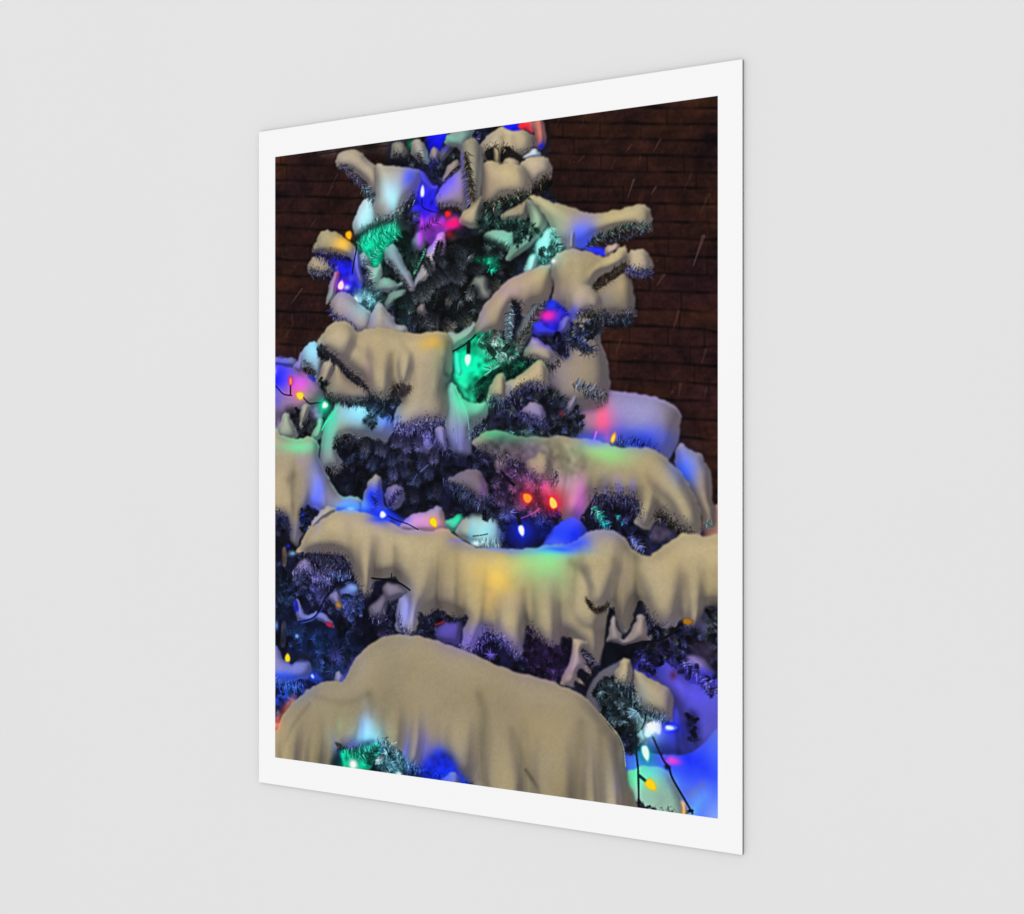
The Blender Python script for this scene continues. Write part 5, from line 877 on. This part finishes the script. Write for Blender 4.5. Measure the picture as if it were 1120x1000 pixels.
# light of the bulbs spilling over whatever is near them
for x, y, rx, ry, c, a, b in [
    (426, 216, 14, 20, C(150, 215, 235), .45, .10), (398, 240, 12, 16, C(150, 215, 235), .5, .08), (463, 212, 16, 26, C(30, 30, 255), .35, .10), (484, 205, 18, 12, C(90, 70, 255), .45, .05),
    (414, 264, 26, 20, C(0, 230, 160), .35, .10), (440, 290, 20, 24, C(60, 150, 130), .3, 0), (380, 300, 18, 22, C(40, 40, 255), .45, .08), (374, 267, 14, 10, C(250, 180, 50), .5, .05), (400, 330, 18, 18, C(110, 200, 215), .5, .08),
    (470, 250, 18, 18, C(190, 50, 230), .5, .08), (555, 262, 34, 22, C(90, 200, 170), .45, .03), (598, 268, 16, 20, C(110, 235, 220), .6, .12), (590, 240, 14, 16, C(150, 190, 150), .4, .02), (636, 254, 14, 16, C(60, 80, 255), .5, .06),
    (602, 352, 18, 16, C(40, 40, 255), .25, .03), (512, 402, 24, 34, C(0, 230, 160), .45, .10), (545, 385, 20, 14, C(120, 220, 190), .4, .05), (506, 432, 16, 26, C(60, 220, 160), .55, .06), (530, 442, 16, 10, C(80, 210, 150), .5, .04),
    (556, 475, 34, 9, C(60, 190, 120), .5, .02), (398, 452, 34, 14, C(110, 205, 250), .65, .10), (425, 460, 14, 14, C(60, 110, 250), .5, .06), (358, 462, 14, 26, C(40, 220, 160), .5, .06), (330, 488, 30, 8, C(60, 220, 150), .45, .04),
    (306, 408, 18, 20, C(20, 20, 255), .6, .10), (328, 422, 14, 14, C(230, 60, 190), .45, .08), (342, 382, 12, 12, C(110, 190, 230), .5, .05), (346, 540, 10, 34, C(90, 110, 255), .45, .05), (385, 554, 24, 7, C(40, 110, 255), .6, .10),
    (412, 550, 14, 16, C(30, 50, 255), .5, .06), (470, 572, 30, 8, C(200, 120, 200), .4, .05), (530, 580, 18, 14, C(110, 210, 230), .45, .06), (500, 485, 20, 24, C(110, 110, 220), .35, .0), (560, 530, 34, 30, C(180, 90, 170), .35, .03),
    (594, 545, 26, 18, C(255, 60, 90), .45, .10), (575, 580, 26, 16, C(30, 50, 255), .5, .05), (622, 586, 24, 12, C(20, 50, 255), .55, .08), (634, 550, 12, 18, C(220, 90, 220), .4, .04), (662, 490, 26, 10, C(130, 230, 120), .4, .04),
    (660, 460, 14, 20, C(255, 70, 110), .35, .05), (700, 478, 34, 12, C(40, 70, 255), .5, .07), (650, 480, 16, 8, C(60, 80, 255), .5, .06), (748, 508, 16, 18, C(50, 90, 255), .45, .07), (670, 575, 26, 14, C(40, 60, 190), .35, .02),
    (440, 470, 30, 10, C(120, 110, 220), .35, .02), (470, 480, 26, 14, C(90, 90, 210), .4, .02), (590, 455, 40, 18, C(110, 100, 190), .35, .02), (545, 632, 20, 18, C(255, 200, 70), .18, .03), (592, 616, 24, 16, C(110, 220, 130), .3, .03),
    (340, 690, 46, 50, C(36, 70, 200), .25, .07), (440, 515, 60, 34, C(50, 66, 130), .2, .05), (600, 725, 60, 18, C(80, 66, 190), .1, .05), (440, 665, 30, 26, C(60, 70, 190), .1, .05), (490, 320, 46, 40, C(70, 96, 110), .1, .03), (590, 455, 40, 18, C(70, 80, 170), .1, .05),
    (345, 640, 40, 34, C(90, 90, 200), .35, .02), (340, 700, 44, 34, C(30, 70, 170), .4, .03), (525, 704, 44, 12, C(90, 70, 230), .5, .04), (446, 670, 10, 22, C(120, 130, 235), .5, .03), (600, 720, 30, 18, C(110, 60, 170), .4, .0),
    (758, 745, 22, 40, C(76, 66, 235), .45, .06), (402, 806, 18, 18, C(120, 215, 250), .5, .10), (430, 835, 24, 12, C(110, 210, 245), .45, .10), (482, 850, 24, 11, C(10, 50, 255), .5, .08), (690, 775, 18, 24, C(110, 160, 190), .4, .03),
    (710, 804, 15, 12, C(130, 230, 240), .5, .16), (735, 796, 16, 10, C(30, 40, 255), .5, .08), (755, 840, 34, 20, C(20, 40, 255), .4, .06), (706, 850, 16, 20, C(40, 220, 150), .4, .06), (315, 748, 26, 16, C(40, 90, 255), .5, .10), (304, 790, 6, 12, C(255, 110, 80), .3, .02)]:
    glow(x, y, rx, ry, c, a, 'tint'); glow(x, y, rx, ry, c, b, 'add')
img[:] = np.clip(img, 0, 1)
glow(599, 345, 7, 5, PINK, .9); glow(495, 244, 9, 5, C(255, 20, 130), .7); glow(736, 832, 6, 3.4, C(240, 60, 220), .8)
bulb(733.5, 796, 13, 6, 0, C(210, 230, 255), None, C(60, 90, 255)); glow(713, 796, 8, 7, WHITE, .85)
# crispness of the print, and a trace of sensor noise
img[:] = np.clip(img+.55*(img-blur(img, 1.6, 1.6)), 0, 1)
img *= (1+.010*rng.standard_normal((CH, CW)).astype(np.float32))[..., None]
img[:] = np.clip(img, 0, 1)

# =============================================================================================
#  THE SCENE: a photographic print on a thin panel, fixed flat against a plain light grey wall
# =============================================================================================
scene = bpy.context.scene
W_, H_, TH = 0.4572, 0.6096, 0.0022                     # an 18 x 24 inch panel
FPX = 1231.9
ZR, ZL = FPX*H_/871.3, FPX*H_/711.3                # from the heights of its two upright edges
PR = np.array([252.5/FPX*ZR, ZR]); PL = np.array([-277.1/FPX*ZL, ZL])
CAM_Z = 1.5
mid = (PR+PL)/2
yaw = math.atan2(PR[1]-PL[1], PR[0]-PL[0])             # the wall runs towards the camera on the right

def mat(name, col, rough=.6, spec=.3):
    m = bpy.data.materials.new(name); m.use_nodes = True
    b = m.node_tree.nodes['Principled BSDF']
    b.inputs['Base Color'].default_value = (*col, 1); b.inputs['Roughness'].default_value = rough
    b.inputs['Specular IOR Level'].default_value = spec
    return m, b
def noise_col(m, b, c1, c2, scale, detail=3):
    nt = m.node_tree; n = nt.nodes.new('ShaderNodeTexNoise'); r = nt.nodes.new('ShaderNodeMix'); r.data_type = 'RGBA'
    tc = nt.nodes.new('ShaderNodeTexCoord'); nt.links.new(tc.outputs['Object'], n.inputs['Vector'])
    n.inputs['Scale'].default_value = scale; n.inputs['Detail'].default_value = detail
    r.inputs[6].default_value = (*c1, 1); r.inputs[7].default_value = (*c2, 1)
    nt.links.new(n.outputs['Fac'], r.inputs[0]); nt.links.new(r.outputs[2], b.inputs['Base Color'])
    return n
def obj(name, me, m, parent=None):
    o = bpy.data.objects.new(name, me); scene.collection.objects.link(o); me.materials.append(m)
    if parent: o.parent = parent
    return o
wall_m, wb = mat('grey_wall_paint', (.76, .76, .76), .9, .1)
noise_col(wall_m, wb, (.795, .795, .795), (.812, .812, .812), 3.0)
paper_m, pb = mat('white_print_surface', (.9, .9, .9), .42, .25)
noise_col(paper_m, pb, (.95, .95, .95), (.965, .965, .965), 5.0)
edge_m, eb = mat('dark_panel_edge', (.03, .03, .032), .6, .2)
noise_col(edge_m, eb, (.008, .008, .009), (.014, .014, .015), 40)
ink_m, ib = mat('printed_ink', (1, 1, 1), .5, .03)
at_n = ink_m.node_tree.nodes.new('ShaderNodeAttribute'); at_n.attribute_name = 'ink'
ink_m.node_tree.links.new(at_n.outputs['Color'], ib.inputs['Base Color'])

# local frame of the print: x along its width, z up, front faces -y
root = bpy.data.objects.new('art_print', None); scene.collection.objects.link(root)
root.empty_display_size = .1
root.location = (mid[0], mid[1], CAM_Z-H_/2-0.0001); root.rotation_euler = (0, 0, yaw)
root['label'] = 'white bordered print of a snowy lit Christmas tree, mounted on a plain grey wall'
root['category'] = 'art print'

def ring(name, x0, x1, z0, z1, ix0, ix1, iz0, iz1, y, m, parent):
    bm = bmesh.new()
    o = [bm.verts.new(c) for c in ((x0, y, z0), (x1, y, z0), (x1, y, z1), (x0, y, z1))]
    i = [bm.verts.new(c) for c in ((ix0, y, iz0), (ix1, y, iz0), (ix1, y, iz1), (ix0, y, iz1))]
    for k in range(4): bm.faces.new((o[k], o[(k+1) % 4], i[(k+1) % 4], i[k]))
    me = bpy.data.meshes.new(name); bm.to_mesh(me); bm.free(); return obj(name, me, m, parent)
# panel: a thin slab with softened edges
bm = bmesh.new(); bmesh.ops.create_cube(bm, size=1)
for v in bm.verts: v.co = (v.co.x*W_, TH/2+.0002+v.co.y*TH, H_/2+v.co.z*H_)
bmesh.ops.bevel(bm, geom=bm.edges[:], offset=.0003, segments=2, affect='EDGES')
me = bpy.data.meshes.new('backing_panel'); bm.to_mesh(me); bm.free(); obj('backing_panel', me, edge_m, root)
# picture rectangle inside the white border, from the measured fractions of the width and height
def frac(x):
    t = (x-282.9)/(812.5-282.9); return t*ZL/(ZR*(1-t)+t*ZL)
# depth grows to the left, so the left point weighs ZL
IX0 = -W_/2+W_*frac(X0); IX1 = -W_/2+W_*frac(X1)
IZ1 = H_-H_*.0420; IZ0 = H_*.0418
ring('white_border', -W_/2+.0002, W_/2-.0002, .0002, H_-.0002, IX0, IX1, IZ0, IZ1, 0, paper_m, root)

NX, NY = 720, 960
lin = np.where(img <= .04045, img/12.92, ((img+.055)/1.055)**2.4).astype(np.float32)
uu, vv = np.meshgrid(np.linspace(0, 1, NX), np.linspace(0, 1, NY))
ui = np.clip(uu*CW-.5, 0, CW-1.01); vi = np.clip(vv*CH-.5, 0, CH-1.01)
i_, j_ = ui.astype(int), vi.astype(int); fu = (ui-i_)[..., None]; fv = (vi-j_)[..., None]
ink = lin[j_, i_]*(1-fu)*(1-fv)+lin[j_, i_+1]*fu*(1-fv)+lin[j_+1, i_]*(1-fu)*fv+lin[j_+1, i_+1]*fu*fv
co = np.zeros((NY, NX, 3), np.float32)
co[..., 0] = IX0+(IX1-IX0)*uu; co[..., 2] = IZ1+(IZ0-IZ1)*vv
idx = np.arange(NX*NY).reshape(NY, NX)
quads = np.stack([idx[1:, :-1], idx[1:, 1:], idx[:-1, 1:], idx[:-1, :-1]], -1).reshape(-1, 4)
me = bpy.data.meshes.new('picture')
me.vertices.add(NX*NY); me.vertices.foreach_set('co', co.reshape(-1))
nf = len(quads)
me.loops.add(nf*4); me.loops.foreach_set('vertex_index', quads.reshape(-1).astype(np.int32))
me.polygons.add(nf); me.polygons.foreach_set('loop_start', np.arange(nf, dtype=np.int32)*4)
me.update(calc_edges=True); me.validate()
ca = me.color_attributes.new('ink', 'FLOAT_COLOR', 'POINT')
ca.data.foreach_set('color', np.concatenate([ink, np.ones((NY, NX, 1))], -1).astype(np.float32).reshape(-1))
pic = obj('picture', me, ink_m, root)
pic['label'] = 'printed night photo of a snow-laden spruce with coloured bulbs before brick'

# the wall behind, one sheet far larger than the view
bm = bmesh.new()
for c in ((-3, 0, -1.2), (3, 0, -1.2), (3, 0, 2.4), (-3, 0, 2.4)): bm.verts.new(c)
bm.faces.new(bm.verts[:])
me = bpy.data.meshes.new('wall'); bm.to_mesh(me); bm.free()
wall = obj('wall', me, wall_m); wall['kind'] = 'structure'
nrm = np.array([-math.sin(yaw), math.cos(yaw)])        # away from the viewer
wall.location = (mid[0]+nrm[0]*(TH+.0004), mid[1]+nrm[1]*(TH+.0004), CAM_Z-H_/2); wall.rotation_euler = (0, 0, yaw)

# studio light: even white world, plus a large soft lamp added for slight gradients
world = bpy.data.worlds.new('World'); scene.world = world; world.use_nodes = True
bg = world.node_tree.nodes['Background']; bg.inputs[0].default_value = (1, 1, 1, 1); bg.inputs[1].default_value = .93
def area(name, loc, aim, size, power):
    l = bpy.data.lights.new(name, 'AREA'); l.size = size; l.energy = power; l.shape = 'DISK'
    o = bpy.data.objects.new(name, l); scene.collection.objects.link(o); o.location = loc
    from mathutils import Vector
    o.rotation_euler = (Vector(aim)-Vector(loc)).to_track_quat('-Z', 'Y').to_euler()
area('soft_lamp', (-1.6, -1.6, 2.8), (0, .95, 1.5), 2.2, 4.0)

cam = bpy.data.cameras.new('camera'); cam.sensor_width = 36; cam.sensor_fit = 'HORIZONTAL'; cam.lens = 36*FPX/1120
cam.clip_start = .01; cam.clip_end = 100
co_ = bpy.data.objects.new('camera', cam); scene.collection.objects.link(co_)
co_.location = (0, 0, CAM_Z); co_.rotation_euler = (math.pi/2, 0, 0); scene.camera = co_
scene.view_settings.view_transform = 'Standard'; scene.view_settings.look = 'None'
scene.view_settings.exposure = 0; scene.view_settings.gamma = 1
